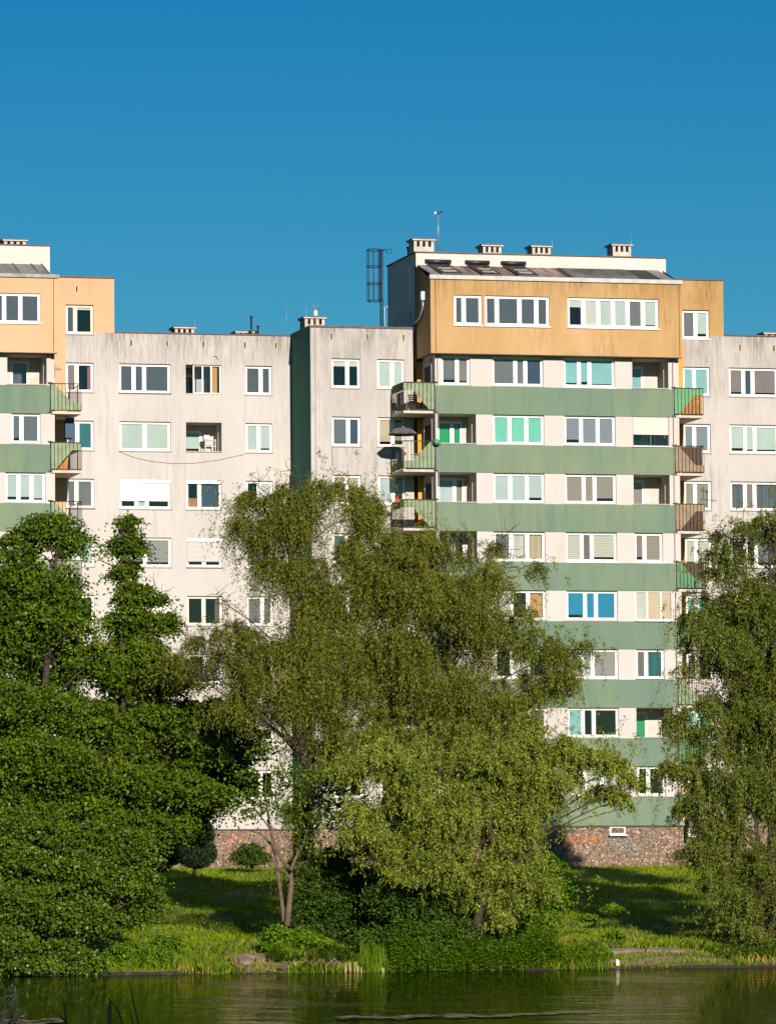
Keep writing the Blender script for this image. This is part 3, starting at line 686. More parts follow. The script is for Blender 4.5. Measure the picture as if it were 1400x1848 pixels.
# roller shutter half down over the second loggia, and sliding panels on the fifth
s_ = MB(); x0, x1 = D_; z1 = HZ(2); s_.box(x0+.02, x1-.02, .02, .045, z1-.86, z1-.003, 'slats_cream'); s_.build('shutter', T)
window(T, x0, x1, HZ(2)-WH, HZ(2)-.8, .06, [(.5, N_), (.5, N_)], frame='pvc_brown', mul=.05, fw=.05, sash=0, sill='pvc_white')
window(T, x0, x1+.2, HZ(5)-WH, HZ(5), .02, t3('white', 'peach', 'peach', (.3, .35, .35)), mul=.05, fw=.04, sash=.02, sill='pvc_white')
interior(T, TX0+.3, TX1-.02, 1.5, range(1, 9), 5)
# attic storey
AX0, AX1, AY, AZ0, AZ1 = -1.58, 10.92, -.5, TH, 28.02
aw = []
for px0, px1, pt, pb, pn in ((819, 869, 529.5, 582, [(.33, 'glass_sheen'), (.67, 'glass_sheen')]), (874.5, 991, 532, 586, [(.2, 'glass_sheen'), (.42, 'glass_sheen'), (.3, 'glass_sheen'), (.2, 'darkgrey')]),
                             (1024, 1188, 537, 592, [(.9, ('white', .25)), (.85, ('white', 1)), (.85, ('mint', 1)), (.85, ('pale', 1)), (.88, ('grey', 1)), (.85, 'mint')])):
    X0 = XA(px0, 27, AY); X1 = XA(px1, 27, AY); aw.append((X0, X1, 27.25-WH-.03, 27.25, pn))
m = MB(); cells(m, AX0, AX1, AZ0, AZ1, AY, [a[:4] for a in aw], lambda x, z: 'stucco_orange')
m.face([(AX0, AY, AZ0), (AX0, AY, AZ1), (AX0, 2.5, 29.03), (AX0, 2.5, AZ0)], 'stucco_orange_deep' if False else 'stucco_orange')
m.face([(AX1, AY, AZ1), (AX1, AY, AZ0), (AX1, 2.5, AZ0), (AX1, 2.5, 29.03)], 'stucco_orange')
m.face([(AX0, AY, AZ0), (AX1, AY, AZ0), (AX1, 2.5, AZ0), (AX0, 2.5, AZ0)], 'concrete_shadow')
m.face([(AX1, AY+3, AZ0), (AX1, 9, AZ0), (AX1, 9, 28.6), (AX1, AY+3, 28.6)], 'stucco_orange')
m.build('attic_wall', T)
m = MB(); m.box(AX0-.012, AX1+.012, AY-.012, AY+.3, AZ0-.03, AZ0-.002, 'roof_cap'); m.build('drip_strip', T)
for a in aw: window(T, *a[:4], AY+.1, a[4], mul=.13, fw=.085, sill='pvc_white')
m = MB(); m.box(AX0+.1, AX1-.1, AY+4.5, AY+4.6, AZ0, 28.4, 'interior'); m.box(AX0+.1, AX1-.1, AY+.3, AY+4.5, 27.6, 27.7, 'interior'); m.box(AX0+.1, AX1-.1, AY+.3, AY+4.5, 25, 25.1, 'interior'); m.build('interior', T)
# sloping roof, in strips of different sheet
def slope(px0, px1, mat, lift=0., name='roof', f0=0., f1=1.):
    X0 = XA(px0, 28.3, 0.5); X1 = XA(px1, 28.3, 0.5)
    q = MB(); P = lambda X, t, dz: (X, -.45+t*2.95, 28.16+t*.87+dz)
    for dz, rev in ((lift, 0),):
        q.face([P(X0, f0, dz), P(X1, f0, dz), P(X1, f1, dz), P(X0, f1, dz)], mat)
        q.face([P(X0, f0, dz-.05), P(X0, f0, dz), P(X0, f1, dz), P(X0, f1, dz-.05)], mat)
        q.face([P(X1, f0, dz), P(X1, f0, dz-.05), P(X1, f1, dz-.05), P(X1, f1, dz)], mat)
        q.face([P(X0, f0, dz-.05), P(X1, f0, dz-.05), P(X1, f0, dz), P(X0, f0, dz)], mat)
    return q, P, X0, X1
for a, b_, mt in ((772, 793, 'flashing'), (793, 1018, 'roof_rust'), (1018, 1028, 'roof_felt'), (1028, 1148, 'roof_sheet'), (1148, 1186, 'roof_felt'), (1186, 1209, 'flashing')):
    q, P, X0, X1 = slope(a, b_, mt, .01 if mt in ('flashing', 'roof_sheet') else 0)
    if mt == 'roof_sheet':
        k = X0
        while k < X1: q.tube([P(k, 0, .03), P(k, .97, .03)], .022, 'roof_sheet', 4); k += .17
    if mt == 'roof_rust':
        k = X0
        while k < X1: q.tube([P(k, 0, .01), P(k, 1, .01)], .02, 'roof_rust', 4); k += .8
    if mt == 'flashing':
        q.box(X0, X0+.04, -.45, -.4, 28.05, 28.12, 'flashing')
    q.build('roof', T)
for a, b_ in ((789, 829), (862, 899), (927, 965)):
    q, P, X0, X1 = slope(a, b_, 'metal_dark', .1, f0=.04, f1=1.0)
    q.face([P(X0+.2, .15, .11), P(X1-.2, .15, .11), P(X1-.2, .72, .11), P(X0+.2, .72, .11)], 'glass')
    q.bar(P(X0+.2, .42, .13), P(X1-.2, .42, .13), .03, 'flashing')
    q.tube([P(X0-.1, .98, .2), P(X1+.1, .98, .2)], .1, 'metal_dark', 8); q.build('skylight', T)
m = MB(); m.box(AX0-.05, AX1+.02, AY-.1, AY+.12, AZ1-.03, AZ1+.165, 'gutter_zinc'); m.build('gutter', T)
# penthouse wall behind the slope
PX0, PX1, PY, PZ1 = -1.5, 11.08, 2.5, 29.62
m = MB()
m.face([(PX0, PY, 28.7), (PX1, PY, 28.7), (PX1, PY, PZ1), (PX0, PY, PZ1)], 'stucco_white_penthouse')
m.face([(PX0, PY, 24.), (PX0, PY, PZ1), (PX0, 8.1, PZ1), (PX0, 8.1, 24.)], 'stucco_grey_side')
m.face([(PX1, PY, 28.), (PX1, 8.1, 28.), (PX1, 8.1, PZ1), (PX1, PY, PZ1)], 'stucco_white_penthouse')
m.face([(PX0, 8.1, 24.), (PX0, 8.1, PZ1), (PX1, 8.1, PZ1), (PX1, 8.1, 24.)], 'stucco_grey_side')
m.box(PX0+.02, PX1-.02, PY+.1, 8., PZ1-.2, PZ1-.05, 'roof_felt')
m.build('penthouse_wall', T)
m = MB(); m.box(PX0-.06, PX1+.06, PY-.06, 8.16, PZ1, PZ1+.06, 'roof_cap'); m.build('roof', T)
m = MB(); m.box(PX0-.02, PX0+.05, 6.4, 6.9, 26., 26.55, 'dark_hole'); m.build('roof_hatch', T)
for p in (828, 901, 1055, 1135):
    X_ = XA(p, 29.2, PY); m = MB(); zc = 29.33 if p < 1000 else 29.25
    m.box(X_-.14, X_+.14, PY-.02, PY+.01, zc-.09, zc+.09, 'metal_grey')
    for k in range(4): m.box(X_-.12, X_+.12, PY-.03, PY-.021, zc-.07+k*.04, zc-.055+k*.04, 'white_paint')
    m.build('vent_grille', T)
for p, w_, pt, yy in ((765, 1.0, 430, 3.2), (888, .92, 440.5, 4.5), (977, .92, 442, 4.5), (1122, .92, 439.5, 3.6)):
    X_, _ = un(p, 455, yy); chimney(T, X_, yy, w_, PZ1-.02, ZA(pt, X_, yy), 1.0)
m = MB(); X_, _ = un(738, 450, 4.3); zt = ZA(446, X_, 4.3); m.tube([(X_, 4.3, 29.4), (X_, 4.3, zt)], .1, 'bark', 8); m.tube([(X_, 4.3, zt-.05), (X_, 4.3, zt+.02)], .14, 'sill_dark', 8); m.build('flue_pipe', T)
# caged ladder on the rear left edge
ly = 8.2
def LP(px_, py_, y=ly): a, z_ = un(px_, py_, y); return (a, y, z_)
m = MB(); zb_, zt_ = 25.9, ZA(450, -1.8, ly); xr = XA(690.5, 28, ly)
for dy in (0, .45): m.bar((xr, ly+dy, zb_), (xr, ly+dy, zt_), .05, 'metal_dark')
k = zb_+.2
while k < zt_: m.bar((xr, ly, k), (xr, ly+.45, k), .028, 'metal_dark'); k += .28
cxx = xr-.36; ring = lambda z_: [(cxx+.36*math.cos(t_)*1.0, ly+.22+.42*math.sin(t_), z_) for t_ in np.linspace(.0, 2*math.pi, 21)]
for py_ in (450, 480, 511, 542): m.tube(ring(ZA(py_, xr, ly)), .025, 'metal_dark', 4, False)
for t_ in np.linspace(.6, 2*math.pi-.6, 8):
    m.bar((cxx+.36*math.cos(t_), ly+.22+.42*math.sin(t_), ZA(542, xr, ly)), (cxx+.36*math.cos(t_), ly+.22+.42*math.sin(t_), zt_), .024, 'metal_dark')
m.tube([(xr, ly, zt_), (xr+.45, ly, zt_+.02), (xr+.47, ly, zt_-.2)], .025, 'metal_dark', 4); m.tube([(xr, ly+.3, zt_), (xr+.33, ly+.3, zt_-.05), (xr+.35, ly+.3, zt_-.2)], .02, 'metal_dark', 4)
m.build('caged_ladder', T)
m = MB(); a = XA(694, 26.5, 7.6); zt = ZA(554, a, 7.6); m.tube([(a, 7.6, 25.9), (a, 7.6, zt), (a+.15, 7.5, zt+.02), (a+.3, 7.2, zt+.12)], .022, 'white_paint', 5); m.build('vent_pipe', T)
# rain pipe running diagonally off the attic
m = MB(); yq = .6; bx = AX0-.1
m.box(bx-.1, bx+.1, yq-.12, yq+.12, 27.1, 27.5, 'metal_grey')
m.tube([(bx, yq, 27.1), (bx, yq, 26.75), (bx, yq+.5, 26.3), (bx-.02, 2.9, 25.95)], .06, 'metal_grey', 8); m.build('downpipe', T)
m = MB(); m.tube([(PX0-.02, 3.6, 29.5), (PX0-.02, 3.6, 26.3)], .02, 'metal_grey', 5); m.build('cable', T)
for pxx in (785.5, 1225): 
    X_ = XA(pxx, 27, AY); downpipe(T, X_, AY-.02, 24.5, 28., .012, 'sill_dark', 'lightning_rod')
downpipe(T, TX0+.12, -.05, 2, 24.4, .02, 'sill_grey', 'lightning_rod'); downpipe(T, TX1-.05, -.06, 2, 24.4, .022, 'sill_grey', 'lightning_rod')
# side doors on to the left balconies
for r in ROWS:
    m = MB(); zt = HZ(r)-.1; zb = HZ(r)-WH-1.0
    m.box(TX0-.05, TX0-.001, .55, 1.75, zb, zt, 'concrete_shadow'); m.box(TX0-.07, TX0-.051, .62, 1.68, zb+.05, zt-.35, 'dark_hole')
    m.box(TX0-.1, TX0-.05, 1.78, 1.86, zb, zt, 'pvc_white'); m.build('side_door', T)
for r in ROWS:
    zf = HZ(r+1)+.0 if r < 8 else HZ(9)+.1
    balcony(T, TX0-.03, XA(727, HZ(r), 0), 0, YM-.02, zf, 'down' if r % 2 else 'up', 'panel_green', zr=HZ(r)-WH+.08)
pcol = {1: ('panel_vivid', 'reed_screen'), 2: ('panel_brown', 'brown_screen'), 3: ('panel_brown', 'brown_screen'), 4: ('panel_dark_green', 'brown_screen'), 5: ('panel_dark_green', None), 6: ('panel_green', None), 7: ('panel_dark_green', 'panel_vivid'), 8: ('panel_dark_green', None)}
for r in ROWS:
    pc, li = pcol[r]
    balcony(T, TX1+.0, XA(1267, HZ(1), 0), -.02, 3.05, HZ(r+1)-.02 if r < 8 else HZ(9)+.25, 'down' if (r % 2 and r != 8) else 'up', pc, li, zr=HZ(r)-WH+.02)
for px_, yy, zb_, hh, bb in ((352, YL+6, 25.9, 1.9, L), (517, YL+3, 25.9, 2.1, L), (553, YM+7, 25.95, 2.6, Mb), (1139, 3.2, 29.65, 1.4, T), (996, 3.4, 29.65, 1.3, T)):
    if bb is None: continue
    X_ = XA(px_, zb_, yy); q = MB(); q.tube([(X_, yy, zb_), (X_, yy, zb_+hh)], .007, 'metal_grey', 4); q.build('lightning_rod', bb)
# graffiti and cellar window on the plinth
def stroke(mb, pts, Y, r, mat):
    P = [];
    for a in pts: X_, z_ = un(a[0], a[1], Y); P.append((X_, z_))
    for (x0, z0), (x1, z1) in zip(P[:-1], P[1:]):
        dx, dz = x1-x0, z1-z0; l = math.hypot(dx, dz)+1e-6; nx_, nz_ = -dz/l*r, dx/l*r; ex, ez = dx/l*r*.6, dz/l*r*.6
        yy = Y-random.random()*.008
        mb.face([(x0-nx_-ex, yy, z0-nz_-ez), (x1-nx_+ex, yy, z1-nz_+ez), (x1+nx_+ex, yy, z1+nz_+ez), (x0+nx_-ex, yy, z0+nz_-ez)], mat)
m = MB()
for s in ([(1099, 1537), (1101, 1516)], [(1101, 1516), (1109, 1519), (1103, 1526), (1111, 1532), (1104, 1538)], [(1114, 1518), (1125, 1517)], [(1118, 1517), (1117, 1536)], [(1123, 1524), (1132, 1522)], [(1127, 1518), (1129, 1536)], [(1134, 1536), (1138, 1519), (1143, 1536)], [(1136, 1529), (1142, 1529)], [(1147, 1520), (1149, 1536), (1156, 1524), (1160, 1534)], [(1105, 1542), (1130, 1540), (1158, 1534)]):
    stroke(m, s, .04, .022, 'graffiti_teal')
m.build('graffiti', T)
m = MB()
for s in ([(1008, 1512), (1018, 1508), (1020, 1520), (1010, 1522)], [(1024, 1524), (1030, 1510), (1036, 1524)], [(1027, 1518), (1034, 1518)], [(1040, 1522), (1044, 1510), (1050, 1521), (1056, 1511), (1058, 1523)], [(1062, 1512), (1070, 1510), (1066, 1524)], [(1073, 1522), (1079, 1511), (1085, 1524)]):
    stroke(m, s, .04, .03, 'graffiti_orange')
m.build('graffiti', T)
x0 = XA(1100, 2, 0); window(T, x0, XA(1128.5, 2, 0), ZA(1507, x0, 0), ZA(1491.5, x0, 0), .02, [(1, N_)], sill='pvc_white', name='cellar_window', sash=0)
m = MB()
for s in ([(426, 1508), (417, 1516), (413, 1530), (417, 1543), (428, 1550)], [(430, 1512), (444, 1518)], [(414, 1548), (428, 1561)], [(424, 1546), (436, 1540), (440, 1552)]):
    stroke(m, s, YL+.04, .035, 'graffiti_orange')
m.build('graffiti', L)

# ---------- right section
YR = 3.08
Rb = empty('apartment_section', (16, YR, 0))
tag(Rb, 'off-white section to the right of the banded tower, raised in orange beside the attic', 'apartment section', BG)
RX0, RXO, RXR, RX1 = 10.9, 12.13, 14.18, 30.
e0 = (XA(1232, HZ(1), YR), XA(1280.5, HZ(1), YR)); e1 = (XA(1315, HZ(1), YR), XA(1315, HZ(1), YR)+2.52); e2 = (e1[1]+.75, e1[1]+2.5); e3 = (e2[1]+1.1, e2[1]+2.5)
ec = {0: e0, 1: e1, 2: e2, 3: e3}
Rw = {(0, 0): ([(.52, ('grey', .95)), (.48, ('mint', .85))], dict(sill='pvc_white')), (0, 1): ([(.42, 'cyan'), (.58, 'cyan')], {}), (0, 2): ([(.4, 'dn_blue'), (.6, 'dn_blue')], {}), (0, 3): ([(.4, 'dn_brown'), (.6, 'dn_brown')], {}),
      (0, 4): ([(.4, 'dn_cream'), (.6, 'dn_cream')], {}), (0, 5): ([(.4, 'cyan'), (.6, 'cyan')], {}), (0, 6): ([(.4, 'grey'), (.6, N_)], {}), (0, 7): ([(.4, 'aqua'), (.6, 'green')], {}), (0, 8): ([(.4, N_), (.6, N_)], {}),
      (1, 1): ([(.3, ('rose', .88)), (.17, 'deepblue'), (.53, 'rose')], {}), (1, 2): ([(.32, 'mint'), (.18, ('mint', .9)), (.5, ('mint', .9))], {}), (1, 3): ([(.3, ('curtain', 'bluegrey')), (.18, 'rose'), (.52, ('curtain', 'bluegrey'))], {}),
      (1, 4): ([(.3, N_), (.2, N_), (.5, 'grey')], {}), (1, 5): ([(.3, N_), (.2, 'brown'), (.5, N_)], {}), (1, 6): ([(.3, 'white'), (.2, N_), (.5, N_)], {}), (1, 7): ([(.3, N_), (.2, N_), (.5, 'mint')], {}), (1, 8): ([(.3, N_), (.2, N_), (.5, 'pale')], {})}
for c in (2, 3):
    for r in ROWS: Rw[(c, r)] = ([(.5, random.choice([N_, 'grey', 'mint', 'white'])), (.5, N_)], {})
def rm(x, z):
    if z > 25.95: return 'stucco_orange'
    return 'stucco_orange_deep' if x < RXO else 'stucco_white_middle'
holes = [(*ec[c], HZ(r)-WH, HZ(r)) for c, r in Rw]
m = MB()
e0x = e0[0]
cells(m, RX0, RXR, PLZ, 28.66, YR, [h for h in holes if h[1] <= RXR], rm, xcuts=(RXO,), zcuts=(25.95,))
cells(m, RXR, RX1, PLZ, 25.95, YR, [h for h in holes if h[0] > RXR], rm)
m.face([(RXR, YR, 25.7), (RXR, YR+9, 25.7), (RXR, YR+9, 28.66), (RXR, YR, 28.66)], 'stucco_orange')
m.face([(RX0, YR+9, 0), (RX1, YR+9, 0), (RX1, YR+9, 25.9), (RX0, YR+9, 25.9)], 'stucco_white_plain'); m.face([(RX0, YR+9, 25.9), (RXR, YR+9, 25.9), (RXR, YR+9, 28.66), (RX0, YR+9, 28.66)], 'stucco_orange')
m.face([(RX1, YR, 0), (RX1, YR+9, 0), (RX1, YR+9, 25.9), (RX1, YR, 25.9)], 'stucco_white_plain'); m.face([(RX0, YR, 0), (RX0, YR+9, 0), (RX0, YR+9, 28.6), (RX0, YR, 28.6)], 'stucco_orange')
m.box(RXR, RX1, YR+.15, YR+8.9, 25.65, 25.85, 'roof_felt', 'f'); m.box(RX0, RXR, YR+.15, YR+8.9, 28.3, 28.5, 'roof_felt', 'f'); m.build('wall', Rb)
m = MB(); m.box(RX0, RX1-.01, YR+.06, YR+.5, -.5, PLZ, 'pebble_dash'); m.build('plinth', Rb)
m = MB(); m.box(RX0, RX1-.01, YR-.015, YR+.06, PLZ-.05, PLZ+.012, 'roof_cap'); m.build('drip_strip', Rb)
cap(Rb, RXR+.03, RX1, YR, 25.953, YR+.35, .07); cap(Rb, RX0, RXR, YR, 28.662, YR+9, .07)
interior(Rb, RX0+.1, RX1-.1, YR, range(1, 9))
m = MB(); m.box(e0[0]-.2, e0[1]+.2, YR+.3, YR+4, 27.5, 27.6, 'interior', 'lr'); m.box(e0[0]-.2, e0[1]+.2, YR+3.9, YR+4, 25.2, 27.5, 'interior'); m.build('ceiling', Rb)
for (c, r), (pn, kw) in Rw.items(): window(Rb, *ec[c], HZ(r)-WH, HZ(r), YR+.13, pn, **kw)
vents(Rb, [XA(1335, vz, YR), XA(1396, vz, YR)], YR, ZA(627, 15, YR))
X_, _ = un(1392, 606, YR+4); chimney(Rb, X_+.2, YR+4, 1.1, 25.8, ZA(599, X_, YR+4), 1.)
m = MB(); X_, _ = un(1362, 606, YR+3); m.box(X_-.5, X_+.5, YR+2.5, YR+3.4, 25.8, 26.13, 'roof_cap'); m.build('roof_hatch', Rb)
x0 = XA(1242, 2, YR); window(Rb, x0, x0+.75, 1.5, 1.86, YR+.02, [(1, N_)], sill='pvc_white', name='cellar_window', sash=0)
# low safety rail on the raised roof
m = MB()
for k, p in enumerate((1236, 1244, 1254, 1262, 1270)):
    X_ = XA(p, 28.8, YR+3); m.tube([(X_, YR+3, 28.7), (X_, YR+3, 28.98)], .02, 'metal_dark', 4)
a, b_ = XA(1234, 28.8, YR+3), XA(1276, 28.8, YR+3)
m.tube([(a, YR+3, 28.9), (b_-.3, YR+3, 28.92), (b_, YR+3, 28.98), (b_, YR+3.4, 28.98), (b_-.3, YR+3.8, 28.95), (a+.5, YR+3.8, 29.0)], .025, 'metal_dark', 5)
m.build('roof_rail', Rb)

# ---------- left tower
YT = 3.05
Q = empty('apartment_tower', (-25, YT, 0))
tag(Q, 'second green-banded tower with peach orange attic, cut off by the left side of the photo', 'apartment tower', BG)
QX1 = -19.25; QX0 = QX1-12
q1 = wr(-20, 73, 2, YT); 
m = MB(); Qw = []; ql = []
def qx(p, r): return XA(p, HZ(r), YT)
Qw.append((qx(13, 1)-0, qx(56, 1), 1, [(.3, 'darkgrey'), (.7, ('curtain', 'bluegrey', .6, 'l'))], 'log'))
for r, a, b_, pn in ((2, 20.5, 73, [(.33, 'bluegrey'), (.67, 'bluegrey')]), (3, 9.5, 82, t3(('pale', .85), ('pale', .85), ('pale', .9))), (4, 12, 70, [(.5, 'white'), (.5, N_)]), (5, 12, 84, t3(N_, 'mint', N_)), (6, 22, 76, [(.4, N_), (.6, N_)]), (7, 14, 86, t3(N_, N_, 'white')), (8, 24, 78, [(.4, N_), (.6, N_)])):
    Qw.append((qx(a, r), qx(b_, r), r, pn, 'win'))
for r in ROWS: Qw.append((QX0+4.6, QX0+7.1, r, t3('mint', 'grey', N_), 'win')); Qw.append((QX0+1, QX0+3.4, r, t3('white', N_, N_), 'win'))
lg0, lg1 = qx(13, 1), qx(84, 1)
holes = [(a, b_, HZ(r)-WH, HZ(r)) for a, b_, r, pn, k in Qw if k == 'win']+[(lg0, lg1, HZ(1)-WH, HZ(1))]
cells(m, QX0, QX1, PLZ, TH, YT, holes, lambda x, z: 'stucco_white_plain')
for X_ in (QX0, QX1): m.face([(X_, YT, 0), (X_, YT+10, 0), (X_, YT+10, 28.4), (X_, YT, 28.4 if X_ == QX0 else TH)], 'stucco_white_plain')
m.face([(QX0, YT+10, 0), (QX1, YT+10, 0), (QX1, YT+10, 28.5), (QX0, YT+10, 28.5)], 'stucco_white_plain'); m.build('wall', Q)
m = MB(); m.box(QX0, QX1, YT+.06, YT+.5, -.5, PLZ, 'pebble_dash'); m.build('plinth', Q)
for r in ROWS:
    zt = HZ(r)-WH; zb = HZ(r+1) if r < 8 else PLZ+.01
    m = MB(); m.box(QX0-.02, QX1+.02, YT-.035, YT+.02, zb, zt-.058, 'stucco_green_band', 'k'); m.build('green_band', Q)
for a, b_, r, pn, k in Qw:
    if k == 'win': window(Q, a, b_, HZ(r)-WH, HZ(r), YT+.13, pn)
loggia(Q, lg0, lg1, HZ(1)-WH, HZ(1), YT, [(.22, .7, .0, .92, [(1, ('curtain', 'bluegrey', .7, 'l'))])])
interior(Q, QX0+.05, QX1-.1, YT+1.5, range(1, 9), 5)
qa0, qa1, qy = QX0-.3, XA(103, 27, YT-.5), YT-.5
x0 = XA(-22, 27, qy); x1 = XA(73, 27, qy)
m = MB(); cells(m, qa0, qa1, TH, 28.02, qy, [(x0, x1, 27.25-WH, 27.25)], lambda x, z: 'stucco_orange_left')
m.face([(qa1, qy, TH), (qa1, YL, TH), (qa1, YL, 28.4), (qa1, qy, 28.02)], 'stucco_orange_left'); m.face([(qa0, qy, TH), (qa0, qy, 28.02), (qa0, YL, 28.4), (qa0, YL, TH)], 'stucco_orange_left')
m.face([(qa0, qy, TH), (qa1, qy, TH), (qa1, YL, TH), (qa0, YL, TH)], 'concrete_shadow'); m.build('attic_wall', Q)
m = MB(); m.box(qa0, qa1+.012, qy-.012, qy+.3, TH-.03, TH-.002, 'roof_cap'); m.build('drip_strip', Q)
window(Q, x0, x1, 27.25-WH, 27.25, qy+.1, t3('glass_sheen', 'glass_sheen', 'glass_sheen', (.3, .3, .37)), sill='pvc_white')
m = MB(); m.box(qa0+.1, qa1-.1, qy+4, qy+4.1, TH, 28, 'interior'); m.box(qa0+.1, qa1-.1, qy+.3, qy+4, 27.5, 27.6, 'interior'); m.build('interior', Q)
m = MB(); m.box(qa0-.05, qa1+.1, qy-.1, qy+.12, 28.01, 28.17, 'flashing'); m.build('gutter', Q)
m = MB(); xr_ = XA(92, 28.3, qy+.5)
P = lambda X, t, dz=0: (X, qy+.05+t*2.95, 28.05+t*.98+dz)
m.face([P(qa0, 0), P(xr_, 0), P(xr_, 1), P(qa0, 1)], 'roof_sheet'); k = xr_
while k > qa0: m.tube([P(k, 0, .02), P(k, 1, .02)], .035, 'roof_sheet', 4); k -= random.choice((.5, 1.1, .9))
m.face([P(xr_, 0), P(xr_, 1), (xr_, qy+3, 28), (xr_, qy, 28)], 'flashing'); m.build('roof', Q)
px1_ = XA(90, 29.3, YT+2.5); m = MB(); zt = ZA(444, px1_, YT+2.5)
m.box(qa0, px1_, YT+2.5, YT+9.9, 28, zt, 'stucco_white_penthouse'); m.build('penthouse_wall', Q)
m = MB(); m.box(qa0-.05, px1_+.06, YT+2.44, YT+10, zt, zt+.06, 'roof_cap'); m.build('roof', Q)
X_, _ = un(27, 440, YT+3.5); chimney(Q, X_, YT+3.5, 1.05, zt, ZA(431, X_, YT+3.5), 1.)
downpipe(Q, XA(96.5, 27, qy), qy-.02, 24.5, 28, .012, 'sill_dark', 'lightning_rod')
for r in ROWS:
    balcony(Q, QX1-.03, XA(146, HZ(1), YT), YT, YL-.02, HZ(r+1), 'up' if r % 2 else 'down', 'panel_green', zr=HZ(r)-WH+.05)
m = MB(); m.box(QX1-.001, QX1+.2, YT+.1, YT+2.9, PLZ, TH, 'stucco_white_plain'); m.build('pilaster', Q)

# ------------------------------------------------------------------ things on balconies and roofs
def parasol(px_, py_, Y, r=.72):
    X_, z_ = un(px_, py_, Y); o = empty('parasol', (X_, Y, z_-1.3)); tag(o, 'dark grey open parasol leaning over a green balcony left of the tower', 'parasol')
    m_ = MB(); m_.tube([(X_, Y, z_-1.35), (X_, Y, z_+.33)], .022, 'white_paint', 6); m_.build('pole', o)
    c = MB(); n = 8; top = (X_, Y, z_+.3); ring_ = []; mid = []
    for k in range(n*4):
        an = 2*math.pi*k/(n*4); s_ = 1-.05*abs(math.sin(an*n/2)); ring_.append((X_+r*math.cos(an)*s_, Y+r*math.sin(an)*s_, z_-.03)); mid.append((X_+r*.55*math.cos(an), Y+r*.55*math.sin(an), z_+.2))
    for k in range(n*4):
        j = (k+1) % (n*4); c.face([ring_[k], ring_[j], mid[j], mid[k]], 'umbrella_cloth'); c.face([mid[k], mid[j], top], 'umbrella_cloth')
        c.face([(p[0], p[1], p[2]-.006) for p in (ring_[j], ring_[k])]+[(p[0], p[1], p[2]-.006) for p in (mid[k], mid[j])], 'umbrella_cloth')
        c.face([ring_[k], (ring_[k][0], ring_[k][1], ring_[k][2]-.05), (ring_[j][0], ring_[j][1], ring_[j][2]-.05), ring_[j]], 'metal_dark')
    c.build('canopy', o)
    rb_ = MB()
    for k in range(n): rb_.tube([ring_[k*4], mid[k*4], top], .01, 'metal_grey', 4)
    rb_.build('frame', o)
parasol(727.5, 782, .15)
def chair(X, Y, Z, rot, mat, label, group=None):
    o = empty('chair', (X, Y, Z)); tag(o, label, 'chair', group)
    c_, s_ = math.cos(rot), math.sin(rot)
    def T_(x, y, z): return (X+x*c_-y*s_, Y+x*s_+y*c_, Z+z)
    for sx in (-.2, .2):
        for sy_ in (-.2, .2):
            m_ = MB(); m_.bar(T_(sx, sy_, 0), T_(sx*.95, sy_*.95, .44), .035, mat); m_.build('leg', o)
    m_ = MB(); m_.face([T_(-.22, -.22, .46), T_(.22, -.22, .46), T_(.22, .22, .46), T_(-.22, .22, .46)], mat); m_.face([T_(-.22, .22, .43), T_(.22, .22, .43), T_(.22, -.22, .43), T_(-.22, -.22, .43)], mat)
    for a, b_ in (((-.22, -.22), (.22, -.22)), ((.22, -.22), (.22, .22)), ((.22, .22), (-.22, .22)), ((-.22, .22), (-.22, -.22))):
        m_.face([T_(*a, .43), T_(*b_, .43), T_(*b_, .46), T_(*a, .46)], mat)
    m_.build('seat', o)
    m_ = MB(); m_.bar(T_(-.2, .2, .44), T_(-.2, .26, .88), .035, mat); m_.bar(T_(.2, .2, .44), T_(.2, .26, .88), .035, mat)
    for k in range(4): m_.bar(T_(-.2, .21+.012*k, .55+.1*k), T_(.2, .21+.012*k, .55+.1*k), .05, mat)
    m_.build('backrest', o)
zf1, zf2, zf3 = HZ(2)+.12, HZ(3)+.12, HZ(4)+.12
chair(-2.0, .9, zf1, .4, 'metal_dark', 'dark metal chair on the uppermost balcony left of the main tower')
chair(-1.95, 1.2, zf2, -.3, 'white_paint', 'pale chair beneath the grey parasol')
def crate(X, Y, Z, w_, d, h, mat, name, label, cat):
    m_ = MB(); m_.box(X-w_/2, X+w_/2, Y-d/2, Y+d/2, Z, Z+h*.9, mat); m_.box(X-w_/2-.02, X+w_/2+.02, Y-d/2-.02, Y+d/2+.02, Z+h*.9+.002, Z+h, mat)
    for k in range(3): m_.box(X-w_/2+.02+k*w_*.33, X-w_/2+.06+k*w_*.33, Y-d/2-.012, Y-d/2-.001, Z+.02, Z+h*.85, mat)
    tag(m_.build(name), label, cat); return m_
crate(-2.35, .5, zf2, .45, .35, .38, 'plastic_green', 'storage_box', 'green plastic storage box on the balcony under the parasol', 'storage box')
crate(-2.0, 1.6, zf1, .5, .4, .55, 'white_paint', 'cabinet', 'small white cabinet standing on the uppermost balcony beside the tower', 'cabinet')
# clothes horse with striped cloths on both balconies by the outer rail
for zf, lab in ((zf1, 'striped cloths hung behind the outer rail of the uppermost left balcony of the main tower'), (zf2, 'striped cloth hung on the rail side below the parasol')):
    m_ = MB()
    for k in range(5):
        m_.box(-2.73, -2.70, .35+k*.3, .6+k*.3, zf+.35, zf+.95, ('blind_pink', 'white_paint', 'blue_cloth', 'blind_olive', 'white_paint')[k])
    tag(m_.build('laundry'), lab, 'laundry')
